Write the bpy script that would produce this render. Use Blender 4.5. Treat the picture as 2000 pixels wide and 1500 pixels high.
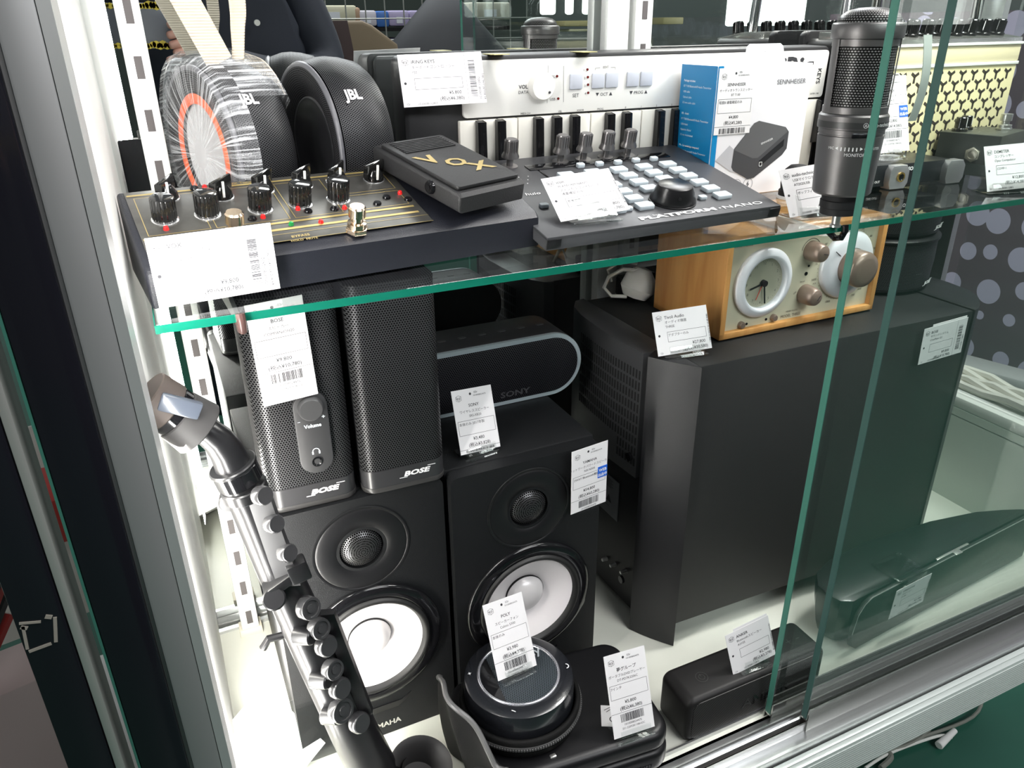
import bpy, bmesh, math, random
from mathutils import Vector, Matrix, Euler
from mathutils.geometry import tessellate_polygon
random.seed(7)
PI = math.pi
for o in list(bpy.data.objects): bpy.data.objects.remove(o)
SC = bpy.context.scene
COL = SC.collection

# ------------------------------------------------------------------ camera, world, lights
CX, CY, F = 1000., 750., 1500.
RW = Matrix(((0.90680965, 0.18699263, -0.37779625), (-0.42141098, 0.379931, -0.82344715), (-0.01044204, 0.90591732, 0.42332585)))
CAM = Vector((0, 0, .635))
cd = bpy.data.cameras.new('camera'); cam = bpy.data.objects.new('camera', cd); COL.objects.link(cam)
cam.matrix_world = Matrix.Translation(CAM) @ RW.to_4x4()
cd.sensor_width = 36; cd.lens = 27; cd.clip_start = .01; cd.clip_end = 60
SC.camera = cam

W = bpy.data.worlds.new('shop_light'); SC.world = W; W.use_nodes = True
wn = W.node_tree.nodes; wl = W.node_tree.links
bg = wn['Background']
tc = wn.new('ShaderNodeTexCoord'); sp = wn.new('ShaderNodeSeparateXYZ'); rp = wn.new('ShaderNodeValToRGB')
wl.new(tc.outputs['Generated'], sp.inputs[0]); wl.new(sp.outputs['Z'], rp.inputs[0]); wl.new(rp.outputs[0], bg.inputs[0])
mp = wn.new('ShaderNodeMapRange'); mp.inputs[1].default_value = -1; mp.inputs[2].default_value = 1
wl.new(sp.outputs['Z'], mp.inputs[0]); wl.new(mp.outputs[0], rp.inputs[0])
rp.color_ramp.elements[0].position = .45; rp.color_ramp.elements[0].color = (.10, .13, .12, 1)
rp.color_ramp.elements[1].position = .75; rp.color_ramp.elements[1].color = (.80, .84, .86, 1)
bg.inputs[1].default_value = .36

def area(name, loc, target, sx, sy, power, color=(1, 1, 1)):
    l = bpy.data.lights.new(name, 'AREA'); l.shape = 'RECTANGLE'; l.size = sx; l.size_y = sy; l.energy = power; l.color = color
    o = bpy.data.objects.new(name, l); COL.objects.link(o); o.location = loc
    o.rotation_euler = (Vector(target) - Vector(loc)).to_track_quat('-Z', 'Y').to_euler(); return o
area('ceiling_and_fill_lamp', (.9, -.1, 2.1), (.5, .5, .3), 1.3, .35, 24, (1, .98, .96))
area('ceiling_and_fill_lamp', (.75, -1.3, 1.7), (.5, .5, .3), 1.6, .5, 34, (.97, .98, 1))
area('ceiling_and_fill_lamp', (1.3, .75, 1.6), (.7, .6, .4), .8, .3, 8, (1, .97, .93))

area('ceiling_and_fill_lamp', (1.15, .40, 1.25), (1.35, .85, .1), .5, .2, 7, (.97, .97, 1))  # added fill lamp that brightens the dotted curtain and the right ledge
area('case_lamp', (.86, .46, .92), (.80, .66, .5), .22, .06, 2.6, (1, .97, .90))

SC.view_settings.view_transform = 'Standard'; SC.view_settings.look = 'None'
SC.view_settings.gamma = 1; SC.view_settings.exposure = -.04; SC.view_settings.use_curve_mapping = False

def ray(u, v): return (RW @ Vector((u - CX, CY - v, -F))).normalized()
def at(u, v, x=None, y=None, z=None):      # measured point of the photograph on a plane of the cabinet
    d = ray(u, v)
    if z is not None: t = (z - CAM.z) / d.z
    elif y is not None: t = (y - CAM.y) / d.y
    else: t = (x - CAM.x) / d.x
    return CAM + d * t

# ------------------------------------------------------------------ materials
MT = {}
def mat(name, col=(.5, .5, .5), rough=.5, metal=0, spec=.5, coat=0, bump=0, bscale=400, emit=None, es=0, vary=0, vscale=8, alpha=1, aniso=None, sheen=0):
    if name in MT: return MT[name]
    m = bpy.data.materials.new(name); m.use_nodes = True; nt = m.node_tree; b = nt.nodes['Principled BSDF']
    b.inputs['Base Color'].default_value = (*col, 1); b.inputs['Roughness'].default_value = rough
    b.inputs['Metallic'].default_value = metal; b.inputs['Specular IOR Level'].default_value = spec
    b.inputs['Coat Weight'].default_value = coat; b.inputs['Coat Roughness'].default_value = .05
    if sheen: b.inputs['Sheen Weight'].default_value = sheen
    if emit: b.inputs['Emission Color'].default_value = (*emit, 1); b.inputs['Emission Strength'].default_value = es
    co = nt.nodes.new('ShaderNodeTexCoord')
    n = nt.nodes.new('ShaderNodeTexNoise'); n.inputs['Scale'].default_value = vscale; n.inputs['Detail'].default_value = 6
    mpn = nt.nodes.new('ShaderNodeMapping'); nt.links.new(co.outputs['Object'], mpn.inputs[0]); nt.links.new(mpn.outputs[0], n.inputs[0])
    if aniso: mpn.inputs['Scale'].default_value = aniso
    v = vary if vary else .03
    mx = nt.nodes.new('ShaderNodeMixRGB'); mx.blend_type = 'MULTIPLY'; mx.inputs[0].default_value = 1
    mx.inputs[1].default_value = (*col, 1)
    mr = nt.nodes.new('ShaderNodeMapRange'); mr.inputs[1].default_value = .3; mr.inputs[2].default_value = .7; mr.inputs[3].default_value = 1 - v; mr.inputs[4].default_value = 1 + v
    nt.links.new(n.outputs[0], mr.inputs[0]); nt.links.new(mr.outputs[0], mx.inputs[2]); nt.links.new(mx.outputs[0], b.inputs['Base Color'])
    if bump:
        n2 = nt.nodes.new('ShaderNodeTexNoise'); n2.inputs['Scale'].default_value = bscale; n2.inputs['Detail'].default_value = 3
        nt.links.new(mpn.outputs[0], n2.inputs[0])
        bp = nt.nodes.new('ShaderNodeBump'); bp.inputs['Strength'].default_value = bump; bp.inputs['Distance'].default_value = .0006
        nt.links.new(n2.outputs[0], bp.inputs['Height']); nt.links.new(bp.outputs[0], b.inputs['Normal'])
    MT[name] = m; return m

def perf(name, base, hole, pitch, rad, rough=.4, metal=0, coord='xz', stagger=True):
    # perforated sheet: hexagonal dot pattern in object or UV space (metres)
    if name in MT: return MT[name]
    m = mat(name, base, rough, metal); nt = m.node_tree; L = nt.links.new; b = nt.nodes['Principled BSDF']
    co = nt.nodes.new('ShaderNodeTexCoord'); s = nt.nodes.new('ShaderNodeSeparateXYZ')
    L(co.outputs['UV' if coord == 'uv' else 'Object'], s.inputs[0])
    a, c = (s.outputs[0], s.outputs[1]) if coord in ('uv', 'xy') else (s.outputs[0], s.outputs[2])
    def M(op, x, y=None):
        q = nt.nodes.new('ShaderNodeMath'); q.operation = op
        for i, k in enumerate((x, y)):
            if k is None: continue
            if isinstance(k, (int, float)): q.inputs[i].default_value = k
            else: L(k, q.inputs[i])
        return q.outputs[0]
    u = M('MULTIPLY', a, 1 / pitch); v = M('MULTIPLY', c, 1 / (pitch * 1.732))
    def dist(off):
        x = M('SUBTRACT', M('FRACT', M('ADD', u, off)), .5); y = M('MULTIPLY', M('SUBTRACT', M('FRACT', M('ADD', v, off)), .5), 1.732)
        return M('SQRT', M('ADD', M('MULTIPLY', x, x), M('MULTIPLY', y, y)))
    d = M('MINIMUM', dist(0.), dist(.5))
    mr = nt.nodes.new('ShaderNodeMapRange'); mr.inputs[1].default_value = rad * .85; mr.inputs[2].default_value = rad * 1.15
    L(d, mr.inputs[0])
    mx = nt.nodes.new('ShaderNodeMixRGB'); mx.inputs[1].default_value = (*hole, 1); mx.inputs[2].default_value = (*base, 1); L(mr.outputs[0], mx.inputs[0])
    L(mx.outputs[0], b.inputs['Base Color'])
    sm = M('MULTIPLY', mr.outputs[0], .5); L(sm, b.inputs['Specular IOR Level'])
    if metal: L(M('MULTIPLY', mr.outputs[0], metal), b.inputs['Metallic'])
    return m

def weave(name, c1, c2, pitch, rough=.35, metal=.6, coord='uv'):
    if name in MT: return MT[name]
    m = mat(name, c1, rough, metal); nt = m.node_tree; L = nt.links.new; b = nt.nodes['Principled BSDF']
    co = nt.nodes.new('ShaderNodeTexCoord'); mpn = nt.nodes.new('ShaderNodeMapping'); L(co.outputs['UV'], mpn.inputs[0])
    br = nt.nodes.new('ShaderNodeTexBrick'); L(mpn.outputs[0], br.inputs[0]); br.inputs['Scale'].default_value = 1 / pitch
    br.inputs['Color1'].default_value = (*c2, 1); br.inputs['Color2'].default_value = (*c2, 1); br.inputs['Mortar'].default_value = (*c1, 1)
    br.inputs['Mortar Size'].default_value = .16; br.inputs['Brick Width'].default_value = .8; br.inputs['Row Height'].default_value = .62
    L(br.outputs[0], b.inputs['Base Color']); L(br.outputs['Fac'], b.inputs['Metallic'])
    return m

def wood(name, a, b2, axis=(6, 60, 60)):
    m = mat(name, a, .42, 0, .4); nt = m.node_tree; b = nt.nodes['Principled BSDF']
    co = nt.nodes.new('ShaderNodeTexCoord'); mpn = nt.nodes.new('ShaderNodeMapping'); mpn.inputs['Scale'].default_value = axis
    nt.links.new(co.outputs['Object'], mpn.inputs[0])
    n = nt.nodes.new('ShaderNodeTexNoise'); n.inputs['Scale'].default_value = 2.2; n.inputs['Detail'].default_value = 8; n.inputs['Distortion'].default_value = .6
    nt.links.new(mpn.outputs[0], n.inputs[0])
    r = nt.nodes.new('ShaderNodeValToRGB'); r.color_ramp.elements[0].position = .3; r.color_ramp.elements[0].color = (*b2, 1)
    r.color_ramp.elements[1].position = .7; r.color_ramp.elements[1].color = (*a, 1)
    nt.links.new(n.outputs[0], r.inputs[0]); nt.links.new(r.outputs[0], b.inputs['Base Color']); return m

def glass(name, tint=(.95, .975, .965), ior=1.5, rough=0.0, gl=1.0, mixmin=0):
    if name in MT: return MT[name]
    m = bpy.data.materials.new(name); m.use_nodes = True; nt = m.node_tree; nt.nodes.clear()
    o = nt.nodes.new('ShaderNodeOutputMaterial'); t = nt.nodes.new('ShaderNodeBsdfTransparent'); g = nt.nodes.new('ShaderNodeBsdfGlossy')
    t.inputs[0].default_value = (*tint, 1); g.inputs['Roughness'].default_value = rough; g.inputs[0].default_value = (gl, gl, gl, 1)
    f0 = ((ior - 1) / (ior + 1)) ** 2 + mixmin; x = nt.nodes.new('ShaderNodeMixShader')
    lw = nt.nodes.new('ShaderNodeLayerWeight'); lw.inputs[0].default_value = .5
    pw = nt.nodes.new('ShaderNodeMath'); pw.operation = 'POWER'; pw.inputs[1].default_value = 5; nt.links.new(lw.outputs['Facing'], pw.inputs[0])
    ml = nt.nodes.new('ShaderNodeMath'); ml.operation = 'MULTIPLY_ADD'; ml.inputs[1].default_value = 1 - f0; ml.inputs[2].default_value = f0
    nt.links.new(pw.outputs[0], ml.inputs[0]); nt.links.new(ml.outputs[0], x.inputs[0])
    nt.links.new(t.outputs[0], x.inputs[1]); nt.links.new(g.outputs[0], x.inputs[2])
    nt.links.new(x.outputs[0], o.inputs[0]); MT[name] = m; return m

BLK = mat('black_plastic', (.009, .009, .010), .45, 0, .35, bump=.25, bscale=900)
BLKS = mat('black_smooth', (.007, .007, .008), .35, 0, .35)
BLKG = mat('black_gloss', (.006, .006, .007), .08)
BLKM = mat('black_matte', (.009, .009, .010), .65, 0, .3)
VINYL = mat('black_vinyl', (.0065, .007, .008), .5, 0, .3, bump=.5, bscale=1600)
GREYD = mat('dark_grey_metal', (.085, .085, .09), .38, .5, bump=.15, bscale=1500)
ALU = mat('aluminium', (.62, .63, .63), .3, .9, aniso=(1, 1, 60), vary=.04)
ALUH = mat('aluminium_rail', (.55, .56, .56), .28, .9, aniso=(.5, 60, 60), vary=.08, bump=.2, bscale=6)
ALUP = mat('aluminium_post', (.40, .40, .40), .42, .55)
STEEL = mat('zinc_steel', (.7, .7, .68), .3, .9)
WHT = mat('white_paint', (.80, .80, .77), .45)
PAPER = mat('card_paper', (.76, .75, .76), .6, 0, .3)
INK = mat('printed_ink', (.03, .03, .035), .6)
WINK = mat('white_print', (.85, .85, .85), .5)
BLUE = mat('web_sticker_blue', (.02, .13, .62), .45)
ACR = glass('clear_acrylic', (.97, .98, .975), 1.5, 0, 1, .03)
PANE = glass('pane_glass', (.955, .978, .968), 1.5)
GEDGE = mat('glass_edge_green', (.006, .13, .085), .12, 0, .6)
GEDGE2 = mat('door_edge_green', (.045, .165, .125), .35, 0, .4)
GEDGE3 = mat('door_edge_dark', (.035, .085, .075), .35, 0, .4)
CHROME = mat('chrome', (.8, .8, .8), .1, 1)
GOLD = mat('champagne_metal', (.72, .58, .44), .18, 1)
RED = mat('red_led_lens', (.7, .02, .02), .15)

# ------------------------------------------------------------------ mesh builder
class B:
    def __init__(s, M=None): s.bm = bmesh.new(); s.M = M or Matrix()
    def add(s, t, M=None):
        T = s.M @ (M or Matrix())
        bmesh.ops.transform(t, matrix=T, verts=t.verts)
        if T.determinant() < 0: bmesh.ops.reverse_faces(t, faces=t.faces)
        me = bpy.data.meshes.new('t'); t.to_mesh(me); s.bm.from_mesh(me); t.free(); bpy.data.meshes.remove(me); return s
    def box(s, c, d, bev=0, rot=None, seg=2, M=None):
        t = bmesh.new(); bmesh.ops.create_cube(t, size=1); bmesh.ops.scale(t, vec=d, verts=t.verts)
        if bev: bmesh.ops.bevel(t, geom=t.edges[:], offset=bev, segments=seg, profile=.5, affect='EDGES')
        R = Matrix.Translation(c) @ (Euler(rot).to_matrix().to_4x4() if rot else Matrix())
        return s.add(t, (M or Matrix()) @ R)
    def prism(s, pts, h0, h1, plane='xy', bev=0, seg=2, M=None):
        t = bmesh.new()
        def P(a, b, h): return {'xy': (a, b, h), 'xz': (a, h, b), 'yz': (h, a, b)}[plane]
        v0 = [t.verts.new(P(a, b, h0)) for a, b in pts]; v1 = [t.verts.new(P(a, b, h1)) for a, b in pts]; n = len(pts)
        f0 = t.faces.new(v0[::-1]); f1 = t.faces.new(v1)
        for i in range(n): t.faces.new((v0[i], v0[(i + 1) % n], v1[(i + 1) % n], v1[i]))
        bmesh.ops.recalc_face_normals(t, faces=t.faces)
        if bev: bmesh.ops.bevel(t, geom=list({e for f in (f0, f1) for e in f.edges}), offset=bev, segments=seg, profile=.5, affect='EDGES')
        return s.add(t, M)
    def lathe(s, prof, n=48, M=None, a0=0, a1=2 * PI, cap=False):
        t = bmesh.new(); uv = t.loops.layers.uv.new('UVMap'); full = abs(a1 - a0 - 2 * PI) < 1e-6
        cnt = n if full else n + 1; rm = max(p[0] for p in prof); L = [0]
        for i in range(1, len(prof)): L.append(L[-1] + math.dist(prof[i], prof[i - 1]))
        rings = []
        for r, z in prof:
            if r < 1e-7: rings.append([t.verts.new((0, 0, z))] * cnt)
            else: rings.append([t.verts.new((r * math.cos(a0 + (a1 - a0) * i / n), r * math.sin(a0 + (a1 - a0) * i / n), z)) for i in range(cnt)])
        for j in range(len(prof) - 1):
            for i in range(n):
                k = (i + 1) % cnt; q = []; uvs = []
                for (rr, ii, jj) in ((rings[j], i, j), (rings[j], k, j), (rings[j + 1], k, j + 1), (rings[j + 1], i, j + 1)):
                    if rr[ii] not in q:
                        q.append(rr[ii]); uvs.append((rm * (a1 - a0) * ((i if ii == i else i + 1)) / n, L[jj]))
                if len(q) > 2:
                    try: f = t.faces.new(q)
                    except ValueError: continue
                    for l, w in zip(f.loops, uvs): l[uv].uv = w
        return s.add(t, M)
    def cyl(s, p0, p1, r0, r1=None, n=24, bev=0):
        r1 = r0 if r1 is None else r1; p0 = Vector(p0); p1 = Vector(p1); h = (p1 - p0).length
        M = Matrix.Translation(p0) @ (p1 - p0).to_track_quat('Z', 'Y').to_matrix().to_4x4()
        b = min(bev, h / 2.1) if bev else 0
        pr = [(0, 0), (r0 - b, 0), (r0, b), (r1, h - b), (r1 - b, h), (0, h)] if b else [(0, 0), (r0, 0), (r1, h), (0, h)]
        return s.lathe(pr, n, M)
    def tube(s, pts, r, n=12, cap=True, flat=None, up=None):
        t = bmesh.new(); pts = [Vector(p) for p in pts]; rs = r if isinstance(r, (list, tuple)) else [r] * len(pts); rings = []
        T = [(pts[min(i + 1, len(pts) - 1)] - pts[max(i - 1, 0)]).normalized() for i in range(len(pts))]
        N = Vector(up) if up else (Vector((0, 0, 1)) if abs(T[0].z) < .9 else Vector((1, 0, 0)))
        for i, p in enumerate(pts):
            N = (N - T[i] * N.dot(T[i])).normalized(); Bn = T[i].cross(N)
            w, h = (rs[i] * flat[0], rs[i] * flat[1]) if flat else (rs[i], rs[i])
            rings.append([t.verts.new(p + N * (h * math.sin(2 * PI * k / n)) + Bn * (w * math.cos(2 * PI * k / n))) for k in range(n)])
        for j in range(len(rings) - 1):
            for k in range(n): t.faces.new((rings[j][k], rings[j][(k + 1) % n], rings[j + 1][(k + 1) % n], rings[j + 1][k]))
        if cap: t.faces.new(rings[0][::-1]); t.faces.new(rings[-1])
        bmesh.ops.recalc_face_normals(t, faces=t.faces)
        return s.add(t)
    def ribbon(s, pts, w, th, side):
        # flat band along pts; side = width direction
        t = bmesh.new(); pts = [Vector(p) for p in pts]; rings = []; side = Vector(side).normalized()
        for i, p in enumerate(pts):
            T = (pts[min(i + 1, len(pts) - 1)] - pts[max(i - 1, 0)]).normalized(); n = T.cross(side).normalized()
            rings.append([t.verts.new(p + side * a + n * b) for a, b in ((-w / 2, -th / 2), (w / 2, -th / 2), (w / 2, th / 2), (-w / 2, th / 2))])
        for j in range(len(rings) - 1):
            for k in range(4): t.faces.new((rings[j][k], rings[j][(k + 1) % 4], rings[j + 1][(k + 1) % 4], rings[j + 1][k]))
        t.faces.new(rings[0][::-1]); t.faces.new(rings[-1]); bmesh.ops.recalc_face_normals(t, faces=t.faces)
        return s.add(t)
    def mesh(s, name, angle=.6):
        for f in s.bm.faces: f.smooth = True
        for e in s.bm.edges:
            if len(e.link_faces) == 2 and e.calc_face_angle(0) > angle: e.smooth = False
        me = bpy.data.meshes.new(name); s.bm.to_mesh(me); s.bm.free(); return me
    def obj(s, name, m, parent=None, angle=.6):
        o = bpy.data.objects.new(name, s.mesh(name, angle)); COL.objects.link(o)
        for k in (m if isinstance(m, (list, tuple)) else [m]): o.data.materials.append(k)
        if parent: o.parent = parent
        return o

def thing(name, label, cat, loc=(0, 0, 0), rot=(0, 0, 0), group=None):
    o = bpy.data.objects.new(name, None); o.empty_display_size = .01; COL.objects.link(o); o.location = loc; o.rotation_euler = rot
    return tag(o, label, cat, group)
def tag(o, label, cat, group=None):
    o['label'] = label; o['category'] = cat
    if group: o['group'] = group
    return o
def struct(o): o['kind'] = 'structure'; return o
def stuff(o): o['kind'] = 'stuff'; return o
def lab(o, t): o['label'] = t; return o
def rr(w, h, r, n=5, cx=0, cy=0):
    p = []
    for sx, sy, a in ((1, 1, 0), (-1, 1, PI / 2), (-1, -1, PI), (1, -1, 1.5 * PI)):
        for i in range(n + 1):
            t = a + PI / 2 * i / n; p.append((cx + sx * (w / 2 - r) + r * math.cos(t), cy + sy * (h / 2 - r) + r * math.sin(t)))
    return p
def circ(r, n=24, cx=0, cy=0): return [(cx + r * math.cos(2 * PI * i / n), cy + r * math.sin(2 * PI * i / n)) for i in range(n)]

# ---- lettering: strings turned into thin meshes standing in the local XZ plane, facing -Y
TCACHE = {}
def tmesh(txt, bold=0, res=2):
    key = (txt, bold, res)
    if key not in TCACHE:
        c = bpy.data.curves.new('t', 'FONT'); c.body = txt; c.size = 1; c.align_x = 'LEFT'; c.resolution_u = res; c.offset = bold; c.extrude = 0
        o = bpy.data.objects.new('t', c); COL.objects.link(o); dg = bpy.context.evaluated_depsgraph_get(); dg.update()
        me = bpy.data.meshes.new_from_object(o.evaluated_get(dg)); bpy.data.objects.remove(o); bpy.data.curves.remove(c)
        vs = [v.co.copy() for v in me.vertices]; fs = [tuple(p.vertices) for p in me.polygons]; bpy.data.meshes.remove(me)
        w = max((v.x for v in vs), default=0) - min((v.x for v in vs), default=0); x0 = min((v.x for v in vs), default=0)
        TCACHE[key] = (vs, fs, w, x0)
    return TCACHE[key]
class Ink:
    """lines of print on one face: x right, z up, facing -Y at y=-off"""
    def __init__(s, M=None): s.v = []; s.f = []; s.M = M or Matrix()
    def text(s, txt, x, z, size, align='l', width=None, bold=0, slant=0, rot=0, sq=1):
        vs, fs, w, x0 = tmesh(txt, bold)
        if not w: return s
        k = size * sq if not width else width / w
        ox = {'l': 0, 'c': -w * k / 2, 'r': -w * k}[align]; n = len(s.v); ca, sa = math.cos(rot), math.sin(rot)
        for v in vs:
            a = (v.x - x0) * k + ox + slant * v.y * size; b = v.y * size
            s.v.append((x + a * ca - b * sa, 0, z + a * sa + b * ca))
        s.f += [tuple(i + n for i in p) for p in fs]; return s
    def quad(s, x0, z0, x1, z1):
        n = len(s.v); s.v += [(x0, 0, z0), (x1, 0, z0), (x1, 0, z1), (x0, 0, z1)]; s.f.append((n, n + 1, n + 2, n + 3)); return s
    def poly(s, pts):
        n = len(s.v); s.v += [(a, 0, b) for a, b in pts]; s.f.append(tuple(range(n, n + len(pts)))); return s
    def line(s, x0, z0, x1, z1, w=.0003):
        d = Vector((x1 - x0, z1 - z0)).normalized() * w / 2; return s.poly([(x0 + d.y, z0 - d.x), (x1 + d.y, z1 - d.x), (x1 - d.y, z1 + d.x), (x0 - d.y, z0 + d.x)])
    def frame(s, x0, z0, x1, z1, w=.0003):
        for a in ((x0, z0, x1, z0), (x1, z0, x1, z1), (x1, z1, x0, z1), (x0, z1, x0, z0)): s.line(*a, w)
        return s
    def ring(s, x, z, r, w, n=24, a0=0, a1=2 * PI):
        for i in range(n):
            a, b = a0 + (a1 - a0) * i / n, a0 + (a1 - a0) * (i + 1) / n
            s.poly([(x + q * math.cos(t), z + q * math.sin(t)) for q, t in ((r - w / 2, a), (r + w / 2, a), (r + w / 2, b), (r - w / 2, b))])
        return s
    def dot(s, x, z, r, n=10): return s.poly(circ(r, n, x, z))
    def bars(s, x0, z0, x1, z1, n=30, vert=True):
        rnd = random.Random(int(x0 * 1e5) + n)
        for i in range(n):
            t = i / n; w = rnd.choice((.3, .5, .7)) / n
            if vert: s.quad(x0 + (x1 - x0) * t, z0, x0 + (x1 - x0) * (t + w), z1)
            else: s.quad(x0, z0 + (z1 - z0) * t, x1, z0 + (z1 - z0) * (t + w))
        return s
    def obj(s, name, m, parent, off=.0002, M=None):
        T = (M or Matrix()) @ s.M; me = bpy.data.meshes.new(name)
        me.from_pydata([T @ Vector((a, -off, c)) for a, b, c in s.v], [], s.f); me.validate()
        o = bpy.data.objects.new(name, me); COL.objects.link(o); me.materials.append(m); o.parent = parent; return o
def MXY(z): # ink plane lying flat on top, reading from the front: local z -> +y
    return Matrix.Translation((0, 0, z)) @ Matrix.Rotation(-PI / 2, 4, 'X')

# ------------------------------------------------------------------ the shop and the display cabinet
S = .47                                            # top of the glass shelf above the cabinet floor
b = B(); b.box((1, .6, -.33), (9, 9, .02)); struct(b.obj('floor', mat('shop_floor_green', (.020, .095, .064), .35, vary=.12, vscale=5)))
cab = thing('display_cabinet', 'aluminium and glass display cabinet with a white floor and mirrored back', 'display cabinet', (.47, .57, -.05))
def cp(b, name, m): # part given in world space
    o = b.obj(name, m); o.parent = cab; o.matrix_parent_inverse = Matrix.Translation(-Vector(cab.location)); return o
XW = .971
b = B(); b.box((.47, .60, -.02), (1.02, .40, .04)); cp(b, 'base_panel', mat('cabinet_floor_white', (.76, .77, .69), .38, vary=.04, vscale=14))
b = B(); b.box((-.031, .60, .30), (.012, .40, .90)); cp(b, 'side_panel', WHT)
b = B(); b.box((.475, .787, .45), (1.0, .006, 1.0)); cp(b, 'mirror_back', mat('mirror', (.80, .83, .82), .0, 1, vary=.001))
b = B(); b.box((.475, .778, .004), (1.0, .012, .008), .001); b.box((.475, .766, .002), (1.0, .006, .004)); cp(b, 'rear_track', ALUH)
# side post at the front left: alu strip, grey face, groove, black face
b = B(); b.box((-.0235, .382, .33), (.005, .044, 1.4)); lab(cp(b, 'post_trim', mat('pale_alu', (.66, .67, .66), .4, .6)), 'pale inner edge of the post')
b = B(); b.box((-.0335, .382, .33), (.015, .044, 1.4), .0015); b.box((-.042, .385, .33), (.002, .04, 1.4)); cp(b, 'corner_post', ALUP)
PG = mat('polished_black_panel', (.010, .010, .014), .14, 0, .4, coat=.15)
b = B(); b.box((-.0545, .375, .33), (.023, .03, 1.4), .001); lab(cp(b, 'corner_post', PG), 'polished black face beside the grey post')
b = B(); b.box((-.0668, .375, .33), (.0012, .03, 1.4)); cp(b, 'edge_strip', GEDGE2)
# slotted uprights
def upright(x, y, w, slots, name='slotted_upright'):
    b = B(); b.box((x, y, .45), (w, .014, .9), .001); cp(b, name, mat('upright_white', (.80, .81, .79), .35, .25))
    if slots:
        b = B()
        for k in range(-1, 22): b.box((x + .0005, y - .0072, .067 + .0415 * k), (.0062, .0006, .0175))
        stuff(cp(b, 'slot_row', mat('slot_shadow', (.10, .09, .09), .7)))
    b = B(); b.box((x, y, .005), (w + .006, .018, .010), .001); cp(b, 'upright_foot', mat('foot_cream', (.75, .70, .58), .5))
upright(.009, .755, .019, True)
upright(.478, .770, .027, False); upright(.510, .770, .022, True)
b = B(); b.box((XW + .006, .695, .30), (.010, .022, .9)); b.box((XW + .014, .715, .30), (.004, .01, .9)); cp(b, 'corner_post', ALU)
# right side: white kerb, rim, glass above
b = B(); b.box((XW + .012, .585, .07), (.024, .37, .14)); b.box((XW + .0005, .585, .128), (.001, .37, .001)); lab(cp(b, 'side_kerb', mat('pale_kerb', (.66, .70, .64), .4)), 'white kerb panel at the right end')
b = B(); b.box((XW + .05, .585, .148), (.10, .37, .016), .003); cp(b, 'side_ledge', WHT)
b = B()
for i in range(5): b.tube([(XW + .03 + .012 * i, .42 + .006 * math.sin(j * 1.1 + i) + j * .03, .163 + .004 * math.sin(j * 1.7 + i * 2)) for j in range(11)], .006, 8)
tag(b.obj('plastic_cover', mat('translucent_white', (.80, .77, .70), .3)), 'crumpled white plastic cover lying on the right ledge', 'plastic sheet')
b = B(); b.box((XW + .012, .53, .53), (.005, .28, .74)); cp(b, 'side_glass', PANE)
# front rails
b = B(); b.box((.55, .395, -.004), (1.2, .018, .008), .001); b.box((.55, .408, .002), (1.2, .002, .006)); b.box((.55, .3895, .003), (1.2, .0015, .008))
b.box((.55, .368, -.008), (1.2, .018, .006), .001); b.box((.55, .3575, -.003), (1.2, .0025, .014)); b.box((.55, .377, -.0), (1.2, .0015, .01)); cp(b, 'front_track', ALUH)
b = B(); b.box((.55, .3765, -.026), (1.2, .05, .028)); cp(b, 'rail_base', mat('rail_dark', (.10, .09, .085), .6))  # dark brown-grey base under the rails
b = B(); b.box((.55, .352, -.008), (1.2, .006, .014), .001); b.box((.55, .346, -.022), (1.2, .006, .042), .0012)
for k in range(12): b.box((.55, .3427, -.006 - .0033 * k), (1.2, .0012, .0012))
lab(cp(b, 'fascia', mat('fascia_alu', (.52, .56, .54), .35, .35)), 'ribbed aluminium fascia under the doors')
# led strip that floods the left side
b = B(); b.box((-.0235, .414, .40), (.003, .012, .78)); cp(b, 'led_strip', mat('led_light', (1, 1, 1), .5, emit=(1, .985, .95), es=60))
area('led_fill', (-.018, .46, .62), (.4, .62, .5), .30, .02, .8, (1, .98, .95)).rotation_euler = Euler((0, -PI / 2 - .0, 1.0))
area('led_fill', (-.018, .62, .16), (.4, .62, .1), .24, .02, 1.3, (1, .97, .9)).rotation_euler = Euler((0, -PI / 2, .1))  # added emitter behind the saxophone, brightens the rear left corner
area('led_fill', (-.018, .46, .22), (.4, .62, .1), .40, .02, 1.7, (1, .97, .9)).rotation_euler = Euler((0, -PI / 2, .9))

# the glass shelf on its brackets
b = B(); b.box((.476, .637, S - .003), (.980, .284, .006), .0006, seg=1); sh = b.obj('glass_shelf', PANE); tag(sh, 'clear glass shelf with a green front edge carrying the upper row', 'shelf')
b = B(); b.box((.476, .4948, S - .003), (.980, .0007, .0055)); o = b.obj('front_edge', GEDGE); o.parent = sh; lab(o, 'bright green front edge')
b = B(); b.box((-.0142, .637, S - .003), (.0006, .284, .0055)); b.obj('side_edge', GEDGE, sh)
for i, (x, la) in enumerate(((.036, 'chrome shelf bracket hook beside the left slotted upright'), (.553, 'black shelf bracket hook in front of the wooden radio'))):
    t = thing('shelf_bracket', la, 'shelf bracket', (x, .62, S - .007), group=None)
    b = B(); b.prism([(-.115, 0), (.145, 0), (.145, -.035), (.12, -.04), (-.112, -.006)], -.0015, .0015, 'yz'); b.obj('arm', WHT if i else STEEL, t)
    b = B(); b.tube([(0, -.112, -.002), (0, -.12, -.006), (0, -.127, -.004), (0, -.130, .003), (0, -.129, .008)], .003, 10); b.obj('hook', BLKG if i else mat('smoked_tip', (.09, .05, .045), .25), t)

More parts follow.
